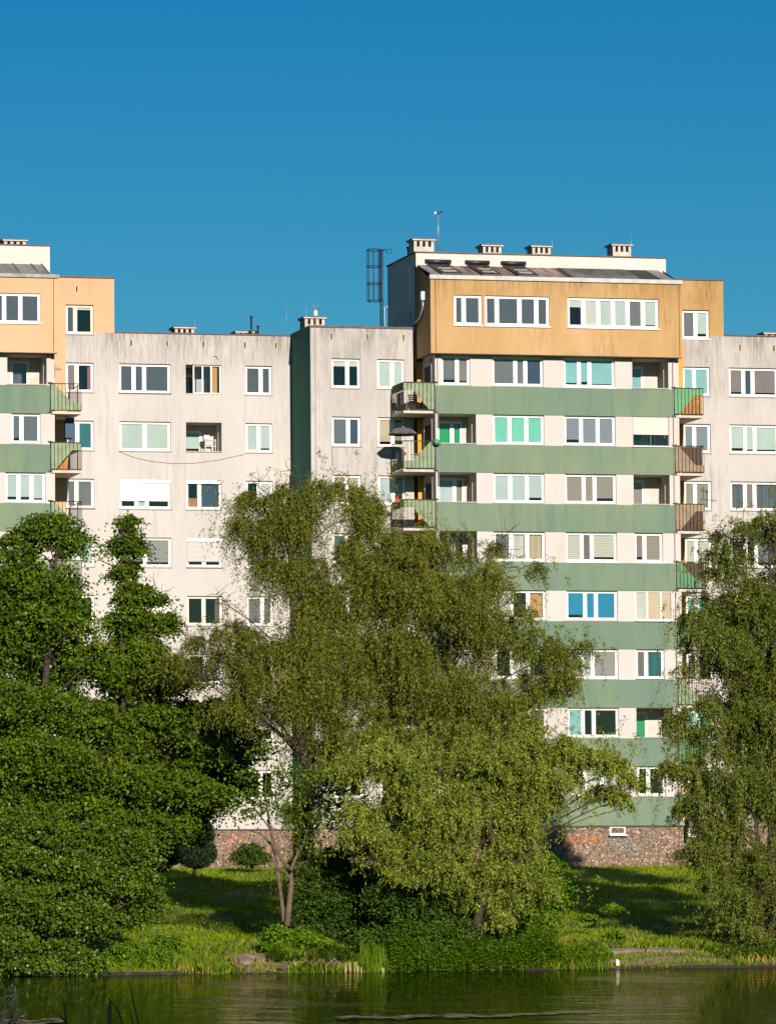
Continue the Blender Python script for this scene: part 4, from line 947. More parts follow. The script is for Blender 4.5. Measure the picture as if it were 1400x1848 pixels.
# green pot hooked on the corner of the second balcony
X_, z_ = un(788, 799, -.2)
m_ = MB(); m_.tube([(X_-.16, -.22, z_+.02), (X_-.12, -.22, z_+.03), (X_, -.22, z_+.03), (X_+.13, -.22, z_-.02), (X_+.18, -.22, z_-.04)], [.05, .12, .15, .12, .04], 'plastic_green', 12); tag(m_.build('watering_can'), 'round green can hooked on the corner rail next to the green-blind loggia', 'can')
X_, z_ = un(717, 902, .6)
m_ = MB(); m_.face([(X_-.12, .6, z_-.1), (X_+.13, .6, z_-.1), (X_+.05, .6, z_+.14), (X_-.02, .6, z_+.18)], 'red_cloth'); m_.box(X_-.11, X_+.12, .61, .7, z_-.1, z_+.05, 'red_cloth'); tag(m_.build('cloth'), 'small red cloth over the rail of the third balcony down', 'cloth')
X_, z_ = un(127, 770, YT+1.2)
m_ = MB()
for k in range(6): m_.box(X_-.28+k*.02, X_+.15, YT+1.+k*.16, YT+1.04+k*.16, z_-.55, z_+.4-.03*k, 'blue_cloth')
tag(m_.build('laundry'), 'dark blue patterned washing hung on the left tower balcony', 'laundry')
X_, z_ = un(112, 835, YT+.5); crate(X_, YT+.6, HZ(3)+.12, .5, .3, .75, 'panel_brown' if False else 'cardboard', 'board', 'orange box behind the rail of the second left-tower balcony', 'box')
# shelf in the open loggia and box in the window below
lx = c2[1]-.42; lz = HZ(2)-WH-.3
o = empty('shelf_unit', (lx, YL+.7, lz)); tag(o, 'small wooden shelf unit in the open loggia of the white section', 'shelf')
m_ = MB()
for sx in (-.25, .25):
    for q in (0, .35): m_.bar((lx+sx, YL+.6+q, lz), (lx+sx, YL+.6+q, lz+.95), .035, 'white_paint')
m_.build('frame', o)
for k in range(3):
    m_ = MB(); m_.box(lx-.25, lx+.25, YL+.58, YL+.97, lz+.3+.3*k, lz+.325+.3*k, 'white_paint'); m_.build('shelf', o)
m_ = MB(); m_.box(lx-.32, lx-.05, YL+.6, YL+.9, lz+.96, lz+1.15, 'white_paint'); tag(m_.build('box'), 'white box on top of the loggia shelf unit', 'box')
X_, z_ = un(347, 908, YL+.4); crate(X_, YL+.45, HZ(3)-WH+.05, .42, .3, .5, 'cardboard', 'cardboard_box', 'orange cardboard box standing inside a window of the white section', 'box')
# masts and aerials
def mast(px_, py0, py1, Y, label, kind):
    X_, _ = un(px_, py0, Y); zt = ZA(py1, X_, Y); zb_ = ZA(py0, X_, Y)
    o = empty('weather_station' if kind else 'anemometer_mast', (X_, Y, zb_)); tag(o, label, 'mast')
    m_ = MB(); m_.tube([(X_, Y, zb_), (X_, Y, zt)], .028, 'metal_grey', 6); m_.build('pole', o)
    m_ = MB()
    if kind:
        m_.tube([(X_, Y, zt-.5), (X_, Y, zt-.48), (X_, Y, zt-.25), (X_, Y, zt-.2)], [.06, .11, .1, .05], 'white_paint', 8)
        m_.tube([(X_-.1, Y, zt-.1), (X_-.1, Y, zt+.12)], .025, 'metal_grey', 5); m_.tube([(X_+.1, Y, zt-.12), (X_+.1, Y, zt+.15)], .02, 'metal_grey', 5); m_.tube([(X_-.1, Y, zt-.12), (X_+.1, Y, zt-.12)], .02, 'metal_grey', 5)
    else:
        m_.tube([(X_-.18, Y, zt), (X_+.2, Y, zt+.03)], .02, 'metal_dark', 5); m_.tube([(X_-.18, Y, zt-.06), (X_-.14, Y, zt), (X_-.12, Y, zt+.06)], [.05, .07, .03], 'white_paint', 8); m_.tube([(X_+.1, Y, zt+.03), (X_+.22, Y, zt+.09)], .03, 'metal_dark', 5); m_.tube([(X_, Y, zt-.08), (X_+.02, Y, zt+.05)], .035, 'metal_dark', 6)
    m_.build('sensor', o)
mast(569.5, 592, 552, YM+.25, 'small white weather sensor on a short pole at the corner of the middle roof', 1)
mast(791, 452, 384, 3.0, 'tall thin grey mast with a wind sensor standing on the penthouse roof', 0)
def aerial(px_, py_, Y, label, s=1.):
    X_, z_ = un(px_, py_, Y); o = empty('television_aerial', (X_, Y, z_)); tag(o, label, 'aerial')
    m_ = MB(); m_.tube([(X_, Y, z_-.6*s), (X_, Y, z_+.5*s)], .015, 'metal_dark', 5); m_.build('pole', o)
    m_ = MB(); m_.tube([(X_-.3*s, Y, z_+.1), (X_+.5*s, Y-.1, z_+.02)], .012, 'metal_dark', 4)
    for k in range(6): m_.tube([(X_-.28*s+.14*k*s, Y, z_-.06+.02), (X_-.28*s+.14*k*s, Y-.02, z_+.22-.02*k)], .009, 'metal_dark', 4)
    m_.build('antenna', o)
aerial(1275, 905, .2, 'television aerial with a long boom clamped to a brown balcony rail')
aerial(99, 668, YT+1.5, 'small television aerial above the top balcony of the left tower', .6)
aerial(1269, 888, .3, 'short upright television aerial behind the brown balcony', .5)

# ------------------------------------------------------------------ vegetation
def leaves(C, D, Nn, L_, W_, tint):
    """rhombic leaf faces: centres C, long direction D, normal hint Nn"""
    D = unit(D); S = unit(np.cross(D, Nn)); L_ = L_[:, None]; W_ = W_[:, None]
    up = unit(np.cross(S, D))*W_*.25
    return np.stack([C-D*L_*.5, C+S*W_*.5+up, C+D*L_*.5, C-S*W_*.5+up], 1)
def lobes3(lst, Y):
    out = []
    for q in lst:
        cx_, cy_, rx, ry = q[:4]; dy = q[4] if len(q) > 4 else 0.; rd = q[5] if len(q) > 5 else None; dn = q[6] if len(q) > 6 else 1.
        X_, z_ = un(cx_, cy_, Y+dy); s = 9197./(Y+dy+233.5)*1.03
        rxm, rym = rx/s, ry/s; out.append((X_, Y+dy, z_, rxm, rd or max(rxm, .8*rym, .5)*.9, rym, dn))
    return out
def sample_lobes(lob, n, shell=.55):
    vol = np.array([(l[3]*l[5])**.9*(l[4]**.4)*l[6] for l in lob]); k = rng.choice(len(lob), n, p=vol/vol.sum())
    A = np.array(lob); d = unit(rng.normal(size=(n, 3))); r = rng.random(n)**(1/3.); r = shell+(1-shell)*r if shell else r
    r = np.where(rng.random(n) < .12, rng.random(n)**.5*shell if shell else r, r)
    return A[k, :3]+d*r[:, None]*A[k][:, 3:6], d, k
def branch_mesh(base, lob, r0, mat, wob=.35, sub=5, name='trunk', stems=None, parent=None, thin=1.):
    m_ = MB()
    base = np.array(base, float)
    A = sorted(lob, key=lambda l: l[2]); top = max(lob, key=lambda l: l[2]-abs(l[0]-base[0])*.7)
    T0 = base; T1 = np.array(top[:3])+np.array([0, 0, top[5]*.5])
    n = 12; sp_ = []
    for i in range(n+1):
        t = i/n; p = T0+(T1-T0)*t; p = p+np.array([math.sin(t*5+base[0])*wob*t, math.cos(t*4)*wob*t, 0]); sp_.append(p)
    rad = [r0*(1-.9*(i/n)**.8)+.012 for i in range(n+1)]; rad[0] *= 1.35
    m_.tube(sp_, rad, mat, 9)
    for l in A:
        c = np.array(l[:3]); 
        # leave the trunk below the lobe
        t = np.clip((c[2]-l[5]-T0[2]-abs(c[0]-base[0])*.55)/(T1[2]-T0[2]+1e-6), .06, .88); i = t*n; i0 = int(i)
        s0 = sp_[i0]+(sp_[min(i0+1, n)]-sp_[i0])*(i-i0); rr_ = min(rad[i0]*.36, .055)
        pts = []
        bend = np.array([rng.normal()*.4, rng.normal()*.4, abs(c[0]-s0[0])*.12])
        for j in range(7):
            u = j/6; pts.append(s0+(c-s0)*u+bend*math.sin(math.pi*u)+rng.normal(size=3)*.06*u)
        rd_ = [max(rr_*(1-.8*j/6), .02) for j in range(7)]
        m_.tube(pts, rd_, mat, 6)
        for q in range(sub):
            d = unit(rng.normal(size=3))*np.array([l[3], l[4], l[5]])*.85; j = rng.integers(3, 7); s1 = pts[j]
            e = c+d; mid_ = (s1+e)/2+rng.normal(size=3)*.15+np.array([0, 0, .15])
            m_.tube([s1, mid_, e], [rd_[j]*.6*thin, rd_[j]*.4*thin, .012], mat, 4)
            for _ in range(3):
                u = rng.random(); w0 = mid_+(e-mid_)*u; w1 = w0+unit(rng.normal(size=3))*rng.uniform(.3, .8)
                m_.tube([w0, (w0+w1)/2+rng.normal(size=3)*.05, w1], [.015, .011, .006], mat, 3)
    return m_.build(name, parent)

def broadleaf(name, label, cat, base, lst, Y, ncl, nlf, mat, size=.1, cl=.55, r0=.25, bark='bark', flat=.55, group=None, shell=.6, upb=.8, sub=5, trunk=True, ratio=.8, dens=3.):
    o = empty(name, base); tag(o, label, cat, group)
    if nlf*ncl > 60000: lst = [(q[0], q[1], max(q[2]-13, 9), max(q[3]-5, 8))+tuple(q[4:]) for q in lst]
    lob = lobes3(lst, Y)
    # boughs: flat drooping sprays kept apart from each other, so that the sun leaves dark hollows between them
    c, d, k = sample_lobes(lob, ncl*6, 0.)
    sp_ = cl*1.12; W3 = np.array([1, 1, 1.75]); kept = []
    order = np.argsort(-(c[:, 1]*-.15+rng.random(len(c))))
    A_ = np.zeros((0, 3))
    for q in order:
        p = c[q]*W3
        if len(A_) and np.min(np.sum((A_-p)**2, 1)) < (sp_*rng.uniform(.75, 1.25))**2: continue
        A_ = np.vstack([A_, p]); kept.append(q)
        if len(kept) >= ncl: break
    kept = np.array(kept); kk_ = k[kept]; LA = np.array(lob)
    if len(kept) > 150:
        q3 = c[kept]; cav = np.sin(q3[:, 0]*1.25+2*np.sin(q3[:, 2]*.5)+base[0])*np.sin(q3[:, 2]*1.35+1.5*np.sin(q3[:, 0]*.6)+q3[:, 1]*.3)
        front = q3[:, 1] < LA[kk_, 1]+LA[kk_, 4]*.15
        kept = kept[~((cav > .47) & front & (q3[:, 2] < q3[:, 2].max()-4.5))]
    c, d = c[kept], d[kept]; nb = len(c); ncl = nb
    tot = nb*nlf*dens; n = int(tot); ci = rng.integers(0, nb, n); rs = rng.uniform(.7, 1.35, nb)*cl
    # sprays reach outwards and forwards and droop at the rim
    R = rng.normal(size=(n, 3))*.52; rad = np.linalg.norm(R[:, :2], axis=1)
    lobe_n = rng.integers(3, 6, nb)[ci]; ang = np.arctan2(R[:, 1], R[:, 0]); R[:, :2] *= (1+.35*np.sin(ang*lobe_n+ci))[:, None]
    P = c[ci]+R*rs[ci][:, None]*np.array([1, 1, flat*.55]); P[:, 2] -= rad**2*rs[ci]*.42
    D = unit(rng.normal(size=(n, 3))+np.concatenate([R[:, :2]*1.2, -np.full((n, 1), .3)], 1))
    Nn = unit(rng.normal(size=(n, 3))*.75+np.array([.0, -.5, upb*.6])+np.concatenate([R[:, :2]*.5, np.zeros((n, 1))], 1))
    L_ = rng.uniform(.7, 1.3, n)*size
    tint = np.clip(rng.random(n)*.65+rng.random(ncl)[ci]*.35, 0, 1)
    keep = P[:, 2] > np.maximum(ground_z(P[:, 0], P[:, 1]), WATER)+.03
    V = leaves(P, D, Nn, L_, L_*ratio, tint)[keep]
    if trunk: branch_mesh(base, lob, r0, bark, sub=sub, parent=o)
    quads('crown', V, tint[keep], mat, o)
    return o

def willow(name, label, cat, base, lst, Y, nst, nlf, mat, r0=.35, strand=(.8, 2.2), size=(.13, .031), bark='bark', group=None, sub=5, droop=1., gap=.72, hollow=.35, stray=.26):
    o = empty(name, base); tag(o, label, cat, group); lob = lobes3(lst, Y)
    c, d, k = sample_lobes(lob, nst, .35)
    # strands come in tufts so that the crown breaks up into plumes
    cc, dd, kk = sample_lobes(lob, nst//3, .25); W3 = np.array([1, 1, .8]); A_ = np.zeros((0, 3)); kept = []
    for q in range(len(cc)):
        p = cc[q]*W3
        if len(A_) and np.min(np.sum((A_-p)**2, 1)) < (gap*rng.uniform(.7, 1.2))**2: continue
        A_ = np.vstack([A_, p]); kept.append(q)
    q3 = cc[kept]; LA = np.array(lob); kl = kk[kept]
    cav = np.sin(q3[:, 0]*1.5+1.6*np.sin(q3[:, 2]*.7)+base[0])*np.sin(q3[:, 2]*1.1+1.5*np.sin(q3[:, 0]*.8)+q3[:, 1]*.4)
    kept = [a for a, b_, f_ in zip(kept, cav, q3[:, 1] < LA[kl, 1]+LA[kl, 4]*hollow) if not (b_ > .18 and f_)]
    ntuft = len(kept); ti = rng.integers(0, ntuft, nst); tc = cc[kept][ti]; td = dd[kept][ti]; k = kk[kept][ti]
    off = rng.normal(size=(nst, 3))*np.array([.2, .2, .1]); off[:, 2] -= (off[:, 0]**2+off[:, 1]**2)*1.2
    loose = rng.random(nst) < stray; off = np.where(loose[:, None], rng.normal(size=(nst, 3))*np.array([.62, .62, .5])+td*.25, off)
    c = tc+off; d = unit(td*.8+off*2.2+rng.normal(size=(nst, 3))*.3)
    Ls = rng.uniform(*strand, nst)*np.array([l[5] for l in lob])[k].clip(.6, 1.4)*.75
    n = nst*nlf; si = np.repeat(np.arange(nst), nlf); t = np.tile((np.arange(nlf)+.5)/nlf, nst)+rng.normal(size=n)*.01
    hor = d*np.array([1, 1, 0]); rise = np.abs(rng.normal(size=nst))*.2; dr_ = droop*rng.uniform(.7, 1.25, nst)
    s = (t*Ls[si])
    px_ = c[si]+hor[si]*(s*(.55-.28*t))[:, None]
    px_[:, 2] += rise[si]*s*(1-t)*1.4-dr_[si]*s*t*.85
    sway = rng.normal(size=(nst, 2))*.12; px_[:, 0] += sway[si, 0]*t*s; px_[:, 1] += sway[si, 1]*t*s
    tang = np.stack([hor[si, 0]*(.55-.5*t), hor[si, 1]*(.55-.5*t), -1.0*t*dr_[si]-.05+rise[si]*(1-2*t)], 1)
    D = unit(unit(tang)+rng.normal(size=(n, 3))*.6+np.array([0, 0, -.1]))
    P = px_+rng.normal(size=(n, 3))*.05+D*size[0]*.3
    Nn = unit(rng.normal(size=(n, 3))+np.array([.0, -.3, .35]))
    L_ = rng.uniform(.7, 1.25, n)*size[0]; W_ = L_*size[1]/size[0]*rng.uniform(.8, 1.25, n)
    tint = np.clip(rng.random(n)*.6+rng.random(nst)[si]*.25+rng.random(ntuft)[ti][si]*.15, 0, 1)
    keep = (P[:, 2] > np.maximum(ground_z(P[:, 0], P[:, 1]), WATER)+.05) & (rng.random(n) < np.where(loose, .5, 1.)[si])
    branch_mesh(base, lob, r0, bark, sub=sub, parent=o)
    quads('crown', leaves(P, D, Nn, L_, W_, tint)[keep], tint[keep], mat, o)
    # thin twigs that carry every eighth strand
    return o

def gp(px_, py_, Y):
    X_, _ = un(px_, py_, Y); return (X_, Y, float(ground_z(X_, Y))-.1)

DECID = 'deciduous trees on the bank'
broadleaf('alder_tree', 'dark green broad alder with its crown top just under the left tower balconies', 'tree', gp(70, 1600, -43),
 [(85, 955, 62, 38), (30, 985, 45, 40), (140, 975, 34, 28), (45, 1050, 80, 50), (112, 1050, 48, 42), (-40, 1060, 60, 60), (60, 1120, 100, 50), (135, 1110, 45, 38), (-30, 1170, 70, 60), (90, 1190, 100, 50, .5), (160, 1190, 48, 42), (30, 1270, 100, 55, -.6), (140, 1290, 90, 50), (-50, 1290, 60, 80), (60, 1370, 110, 60, -1), (170, 1380, 80, 55, 0), (20, 1460, 100, 60, -.5), (130, 1470, 90, 60)],
 -43, 2300, 85, 'leaf_alder_tall', size=.125, cl=.62, r0=.32, group=DECID)
broadleaf('alder_tree', 'slender pointed alder in front of the white wall with a straight bare trunk', 'tree', gp(208, 1560, -40),
 [(232, 945, 24, 22), (230, 985, 42, 26), (225, 1030, 38, 30), (245, 1075, 50, 28), (292, 1080, 22, 13), (240, 1120, 60, 32), (300, 1125, 35, 24), (235, 1175, 75, 40), (255, 1230, 90, 40), (330, 1215, 45, 28), (245, 1290, 105, 45), (350, 1290, 60, 32), (270, 1350, 120, 45), (380, 1350, 55, 30), (260, 1415, 130, 45), (360, 1430, 60, 30), (230, 1480, 90, 40), (320, 1490, 50, 30)],
 -40, 1900, 70, 'leaf_alder_tall', size=.115, cl=.43, r0=.2, group=DECID)
broadleaf('alder_tree', 'low spreading alder whose glossy lower boughs overhang the water on the left', 'tree', gp(60, 1700, -47.2),
 [(20, 1490, 60, 40, .5), (90, 1500, 50, 30, -.8), (165, 1510, 60, 36), (240, 1530, 55, 35), (20, 1540, 80, 45), (110, 1570, 90, 45, -.5), (220, 1590, 75, 38), (275, 1620, 30, 25), (40, 1630, 90, 45, -.8), (140, 1650, 70, 38, -.8), (225, 1650, 50, 26), (10, 1700, 70, 35, -2), (100, 1715, 60, 28, -2.), (160, 1730, 40, 18, -2.4), (50, 1740, 60, 14, -2.6), (140, 1745, 45, 9, -2.8), (-60, 1620, 60, 90, -1), (-20, 1745, 50, 12, -2.6)],
 -47.2, 2100, 85, 'leaf_alder', size=.115, cl=.5, r0=.2, group=DECID)
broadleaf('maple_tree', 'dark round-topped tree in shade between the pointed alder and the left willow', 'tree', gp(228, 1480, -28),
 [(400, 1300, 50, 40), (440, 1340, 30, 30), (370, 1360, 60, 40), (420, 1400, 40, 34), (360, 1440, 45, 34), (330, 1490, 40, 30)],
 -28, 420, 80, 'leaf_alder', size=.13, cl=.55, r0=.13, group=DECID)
WG = 'willows along the pond'
willow('willow_tree', 'tall willow with drooping plumes reaching in front of the dark green end wall', 'willow', gp(560, 1690, -43.5),
 [(525, 868, 48, 22, 0, None, .9), (470, 890, 36, 26), (545, 900, 50, 40), (490, 935, 60, 45, 0, None, 1.2), (448, 950, 26, 34, 0, None, .5), (550, 970, 52, 60), (515, 1010, 45, 50), (440, 1000, 12, 22, 0, None, .4), (560, 1060, 55, 60), (640, 880, 36, 24), (650, 930, 48, 40), (630, 985, 40, 45, 0, None, .7), (690, 985, 30, 40), (660, 1060, 60, 60, 0, None, .8), (570, 1150, 70, 60), (650, 1170, 60, 60, 0, None, .45),
  (480, 1150, 60, 36, 0, None, .8), (410, 1130, 50, 28, 0, None, 1.6), (352, 1150, 44, 30, 0, None, 1.6), (390, 1085, 16, 20, 0, None, 1.), (400, 1190, 60, 36, 0, None, 1.6), (330, 1200, 34, 30, 0, None, 1.2), (430, 1250, 50, 34, 0, None, 1.2), (480, 1220, 70, 40, 0, None, 1.), (350, 1210, 35, 30, 0, None, .8), (470, 1290, 50, 36), (560, 1250, 80, 55), (650, 1270, 70, 55, 0, None, .6), (490, 1290, 50, 40, 0, None, .6), (570, 1340, 60, 45, 0, None, .7), (548, 1400, 36, 40, -.5, None, .8), (555, 1460, 34, 40, -.5, None, .8), (560, 1530, 40, 40, -.5, None, .8), (620, 1340, 50, 40, 0, None, .6)],
 -43.5, 9600, 36, 'leaf_willow', gap=.86, hollow=.6, stray=.34, r0=.2, strand=(.9, 2.4), group=WG)
willow('willow_tree', 'broad central willow standing before the banded tower', 'willow', gp(800, 1700, -45),
 [(745, 985, 60, 34), (815, 1000, 55, 36), (910, 980, 38, 26, 0, None, .8), (935, 1020, 38, 34), (870, 1040, 60, 40), (730, 1050, 70, 45), (800, 1080, 80, 50, -1), (920, 1085, 55, 40), (750, 1150, 90, 50), (860, 1150, 85, 50), (960, 1160, 55, 30), (1030, 1180, 34, 30), (1000, 1215, 45, 26), (920, 1215, 60, 35), (710, 1230, 70, 50), (810, 1240, 90, 50), (900, 1280, 60, 40), (940, 1290, 40, 34), (860, 1330, 60, 34), (700, 1310, 60, 50), (790, 1320, 80, 45), (970, 1250, 34, 26)],
 -45, 7200, 36, 'leaf_willow', r0=.24, strand=(.8, 2.0), group=WG)
willow('willow_tree', 'low yellow-green willow spreading over the bank below the central willow', 'willow', gp(850, 1715, -48),
 [(700, 1370, 85, 36), (800, 1380, 95, 40, -.5), (900, 1360, 80, 36), (985, 1335, 55, 26), (640, 1385, 40, 30, 0, None, .7), (960, 1400, 70, 40), (1050, 1375, 60, 28), (1120, 1390, 40, 24), (1150, 1420, 24, 22, 0, None, .6), (1075, 1425, 55, 28), (1130, 1445, 26, 20, 0, None, .5), (700, 1450, 75, 45), (800, 1460, 90, 45, -.6), (900, 1460, 75, 45), (680, 1520, 62, 38), (770, 1540, 62, 42, -.8), (870, 1530, 60, 45), (930, 1520, 60, 50), (900, 1600, 55, 45, -.4), (880, 1650, 42, 28, -.4), (960, 1590, 28, 40), (960, 1500, 42, 46), (985, 1440, 38, 32)],
 -48, 8600, 36, 'leaf_willow_lower', r0=.25, strand=(.7, 1.5), size=(.125, .038), droop=.75, group=WG, sub=3)
willow('willow_tree', 'willow at the right edge hanging down to the shaded bank', 'willow', gp(1385, 1720, -44.5),
 [(1400, 950, 50, 30), (1345, 965, 35, 26, 0, None, .7), (1300, 965, 20, 20, 0, None, .4), (1300, 1010, 42, 34), (1380, 1020, 60, 45), (1450, 1010, 60, 60), (1270, 1075, 34, 28, 0, None, .7), (1340, 1090, 70, 45), (1430, 1110, 70, 60), (1250, 1130, 36, 36), (1320, 1170, 70, 45), (1410, 1200, 80, 60), (1255, 1190, 34, 34, 0, None, .7), (1290, 1250, 60, 40, 0, None, .7), (1380, 1290, 80, 55), (1450, 1330, 60, 90), (1240, 1300, 34, 36, 0, None, .7), (1310, 1340, 65, 45), (1230, 1385, 40, 26, 0, None, .7), (1300, 1410, 70, 38), (1390, 1410, 80, 55), (1240, 1450, 32, 24, 0, None, .4), (1320, 1480, 65, 36), (1270, 1530, 50, 30), (1360, 1550, 60, 50), (1440, 1540, 60, 80), (1350, 1620, 50, 45, -.5), (1410, 1650, 50, 60), (1345, 1690, 40, 32, -.6), (1400, 1710, 50, 26, -1), (1330, 1600, 45, 45, -.8), (1390, 1600, 60, 50, -1), (1375, 1680, 60, 40, -1.2), (1480, 980, 60, 50), (1500, 1080, 70, 70), (1530, 1200, 60, 80), (1510, 890, 60, 45), (1540, 960, 60, 60), (1490, 1450, 60, 90), (1500, 1620, 60, 80), (1290, 1575, 30, 26)],
 -44.5, 13500, 36, 'leaf_willow_right', gap=.6, r0=.24, strand=(.6, 1.5), size=(.12, .038), group=WG)
broadleaf('maple_tree', 'leafy tree added behind the right willow to cast shade on the tower plinth', 'tree', gp(1375, 1600, -26),
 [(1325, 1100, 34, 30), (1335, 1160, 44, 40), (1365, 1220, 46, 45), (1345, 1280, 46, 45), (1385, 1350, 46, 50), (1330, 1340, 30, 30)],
 -26, 300, 50, 'leaf_alder', size=.13, cl=.55, r0=.13, group=DECID)  # extra tree, placed for the shadow its crown throws on the plinth
# young multi-stemmed tree with visible stems
ob = gp(516, 1668, -45.4)
o = broadleaf('young_tree', 'young multi-stemmed tree with thin pale stems and sparse leaves on the bank', 'tree', ob,
 [(440, 1395, 26, 22), (470, 1440, 40, 24), (430, 1465, 30, 16), (520, 1400, 40, 30), (500, 1460, 34, 20), (560, 1430, 34, 26), (590, 1470, 40, 26), (630, 1440, 34, 26), (600, 1400, 36, 24), (640, 1490, 26, 18), (480, 1350, 30, 24), (560, 1520, 26, 22), (420, 1430, 22, 18), (545, 1480, 26, 22)],
 -45.4, 330, 26, 'leaf_alder', size=.12, cl=.4, r0=.1, trunk=False, sub=2, shell=.2, dens=.9)
m_ = MB()
def U(px_, py_, Y=-45.4): X_, z_ = un(px_, py_, Y); return (X_, Y, z_)
def stem(pts, rads, Y0=-45.4): m_.tube([U(*p, Y0+i*.12) for i, p in enumerate(pts)], rads, 'bark_light', 7)
stem([(518, 1672), (521, 1640), (525, 1600), (524, 1570), (510, 1555), (497, 1530), (490, 1500), (482, 1480)], [.13, .11, .1, .09, .07, .06, .05, .035])
stem([(512, 1665), (508, 1625), (502, 1580), (497, 1545), (490, 1525), (470, 1505), (450, 1500)], [.09, .075, .07, .06, .05, .035, .02], -45.2)
stem([(524, 1572), (535, 1545), (548, 1520), (556, 1490), (560, 1440)], [.08, .06, .045, .035, .02])
stem([(497, 1545), (488, 1500), (484, 1470), (478, 1430), (482, 1380)], [.05, .045, .04, .03, .015], -45.2)
stem([(540, 1532), (570, 1505), (600, 1480), (625, 1450)], [.04, .03, .022, .012]); stem([(525, 1590), (515, 1575), (500, 1565), (495, 1550)], [.03, .025, .02, .01])
stem([(490, 1500), (460, 1460), (440, 1410)], [.035, .025, .012]); stem([(556, 1490), (590, 1440), (605, 1400)], [.03, .02, .012]); stem([(535, 1560), (552, 1556), (560, 1545)], [.02, .015, .01])
m_.build('trunk', o)
# conifer by the plinth
o = empty('thuja_shrub', gp(350, 1568, -8)); tag(o, 'tall dark thuja at the left end of the pebble-dash plinth', 'conifer')
lob = lobes3([(365, 1470, 16, 25), (360, 1505, 30, 30), (330, 1480, 25, 30), (350, 1540, 40, 28), (310, 1520, 30, 45), (290, 1545, 30, 30), (358, 1540, 36, 30), (335, 1450, 26, 30), (350, 1500, 34, 40)], -8)
c, d, k = sample_lobes(lob, 26000, .5); D = unit(rng.normal(size=(26000, 3))*.5+np.array([0, 0, 1]))
quads('foliage', leaves(c, D, unit(rng.normal(size=c.shape)), rng.uniform(.1, .22, 26000), rng.uniform(.03, .06, 26000), None), rng.random(26000), 'leaf_conifer', o)
m_ = MB(); b0 = gp(350, 1568, -8); m_.tube([b0, (b0[0]+.1, b0[1], b0[2]+2)], [.1, .03], 'bark', 6); m_.build('trunk', o)

BU = 'shrubs on the bank'
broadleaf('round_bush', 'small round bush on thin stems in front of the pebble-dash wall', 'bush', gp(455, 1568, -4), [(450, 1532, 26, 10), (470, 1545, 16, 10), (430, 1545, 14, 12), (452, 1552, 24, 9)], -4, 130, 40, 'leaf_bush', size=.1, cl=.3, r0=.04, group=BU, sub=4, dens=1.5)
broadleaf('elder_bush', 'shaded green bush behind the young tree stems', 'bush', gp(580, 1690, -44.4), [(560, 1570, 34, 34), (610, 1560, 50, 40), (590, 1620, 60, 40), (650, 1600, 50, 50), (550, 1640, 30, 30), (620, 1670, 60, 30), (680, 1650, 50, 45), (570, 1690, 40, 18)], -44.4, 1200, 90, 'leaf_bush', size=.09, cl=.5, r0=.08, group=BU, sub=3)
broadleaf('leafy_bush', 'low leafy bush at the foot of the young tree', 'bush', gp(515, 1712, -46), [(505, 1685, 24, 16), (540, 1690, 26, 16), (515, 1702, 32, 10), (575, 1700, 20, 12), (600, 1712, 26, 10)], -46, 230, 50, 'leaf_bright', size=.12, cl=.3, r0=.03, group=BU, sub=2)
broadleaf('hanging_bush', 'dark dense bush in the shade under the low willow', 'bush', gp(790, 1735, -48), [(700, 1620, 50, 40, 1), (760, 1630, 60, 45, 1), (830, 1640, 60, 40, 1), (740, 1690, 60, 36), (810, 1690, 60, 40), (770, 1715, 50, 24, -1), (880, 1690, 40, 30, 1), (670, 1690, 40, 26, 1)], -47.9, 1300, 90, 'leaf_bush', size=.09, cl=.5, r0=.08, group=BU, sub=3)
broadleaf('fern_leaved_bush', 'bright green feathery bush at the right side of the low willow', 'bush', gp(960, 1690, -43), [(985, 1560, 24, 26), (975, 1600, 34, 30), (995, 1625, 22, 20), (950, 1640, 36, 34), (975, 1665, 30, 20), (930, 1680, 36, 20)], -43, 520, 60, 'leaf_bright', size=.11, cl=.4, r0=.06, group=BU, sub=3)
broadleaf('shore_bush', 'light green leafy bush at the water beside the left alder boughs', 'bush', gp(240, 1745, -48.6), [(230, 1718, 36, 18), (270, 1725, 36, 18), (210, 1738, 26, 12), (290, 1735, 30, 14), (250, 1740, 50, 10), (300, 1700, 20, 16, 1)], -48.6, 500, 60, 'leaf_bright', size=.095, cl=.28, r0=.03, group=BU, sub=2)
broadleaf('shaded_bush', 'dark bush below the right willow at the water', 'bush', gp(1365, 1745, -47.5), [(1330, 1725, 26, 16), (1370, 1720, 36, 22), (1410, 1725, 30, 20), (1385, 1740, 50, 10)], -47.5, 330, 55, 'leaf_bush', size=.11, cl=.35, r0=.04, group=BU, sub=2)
for i, (a, b_, Y, lab) in enumerate(((1106, 1643, -38, 'small broad-leaved weed on the sunny grass slope'), (1060, 1660, -40, 'low leafy weed left of the broad-leaved one on the slope'), (1110, 1690, -45.5, 'pale weed clump above the bare earth patch'), (1085, 1722, -47.6, 'leafy weed at the lower left corner of the bare earth patch'))):
    broadleaf('weed_clump', lab, 'weed', gp(a, b_, Y), [(a, b_-6, 9, 5), (a+7, b_-3, 7, 4), (a-7, b_-3, 7, 4)], Y, 26, 24, 'leaf_bright', size=.14, cl=.18, trunk=False, group='weeds on the slope', ratio=.5)

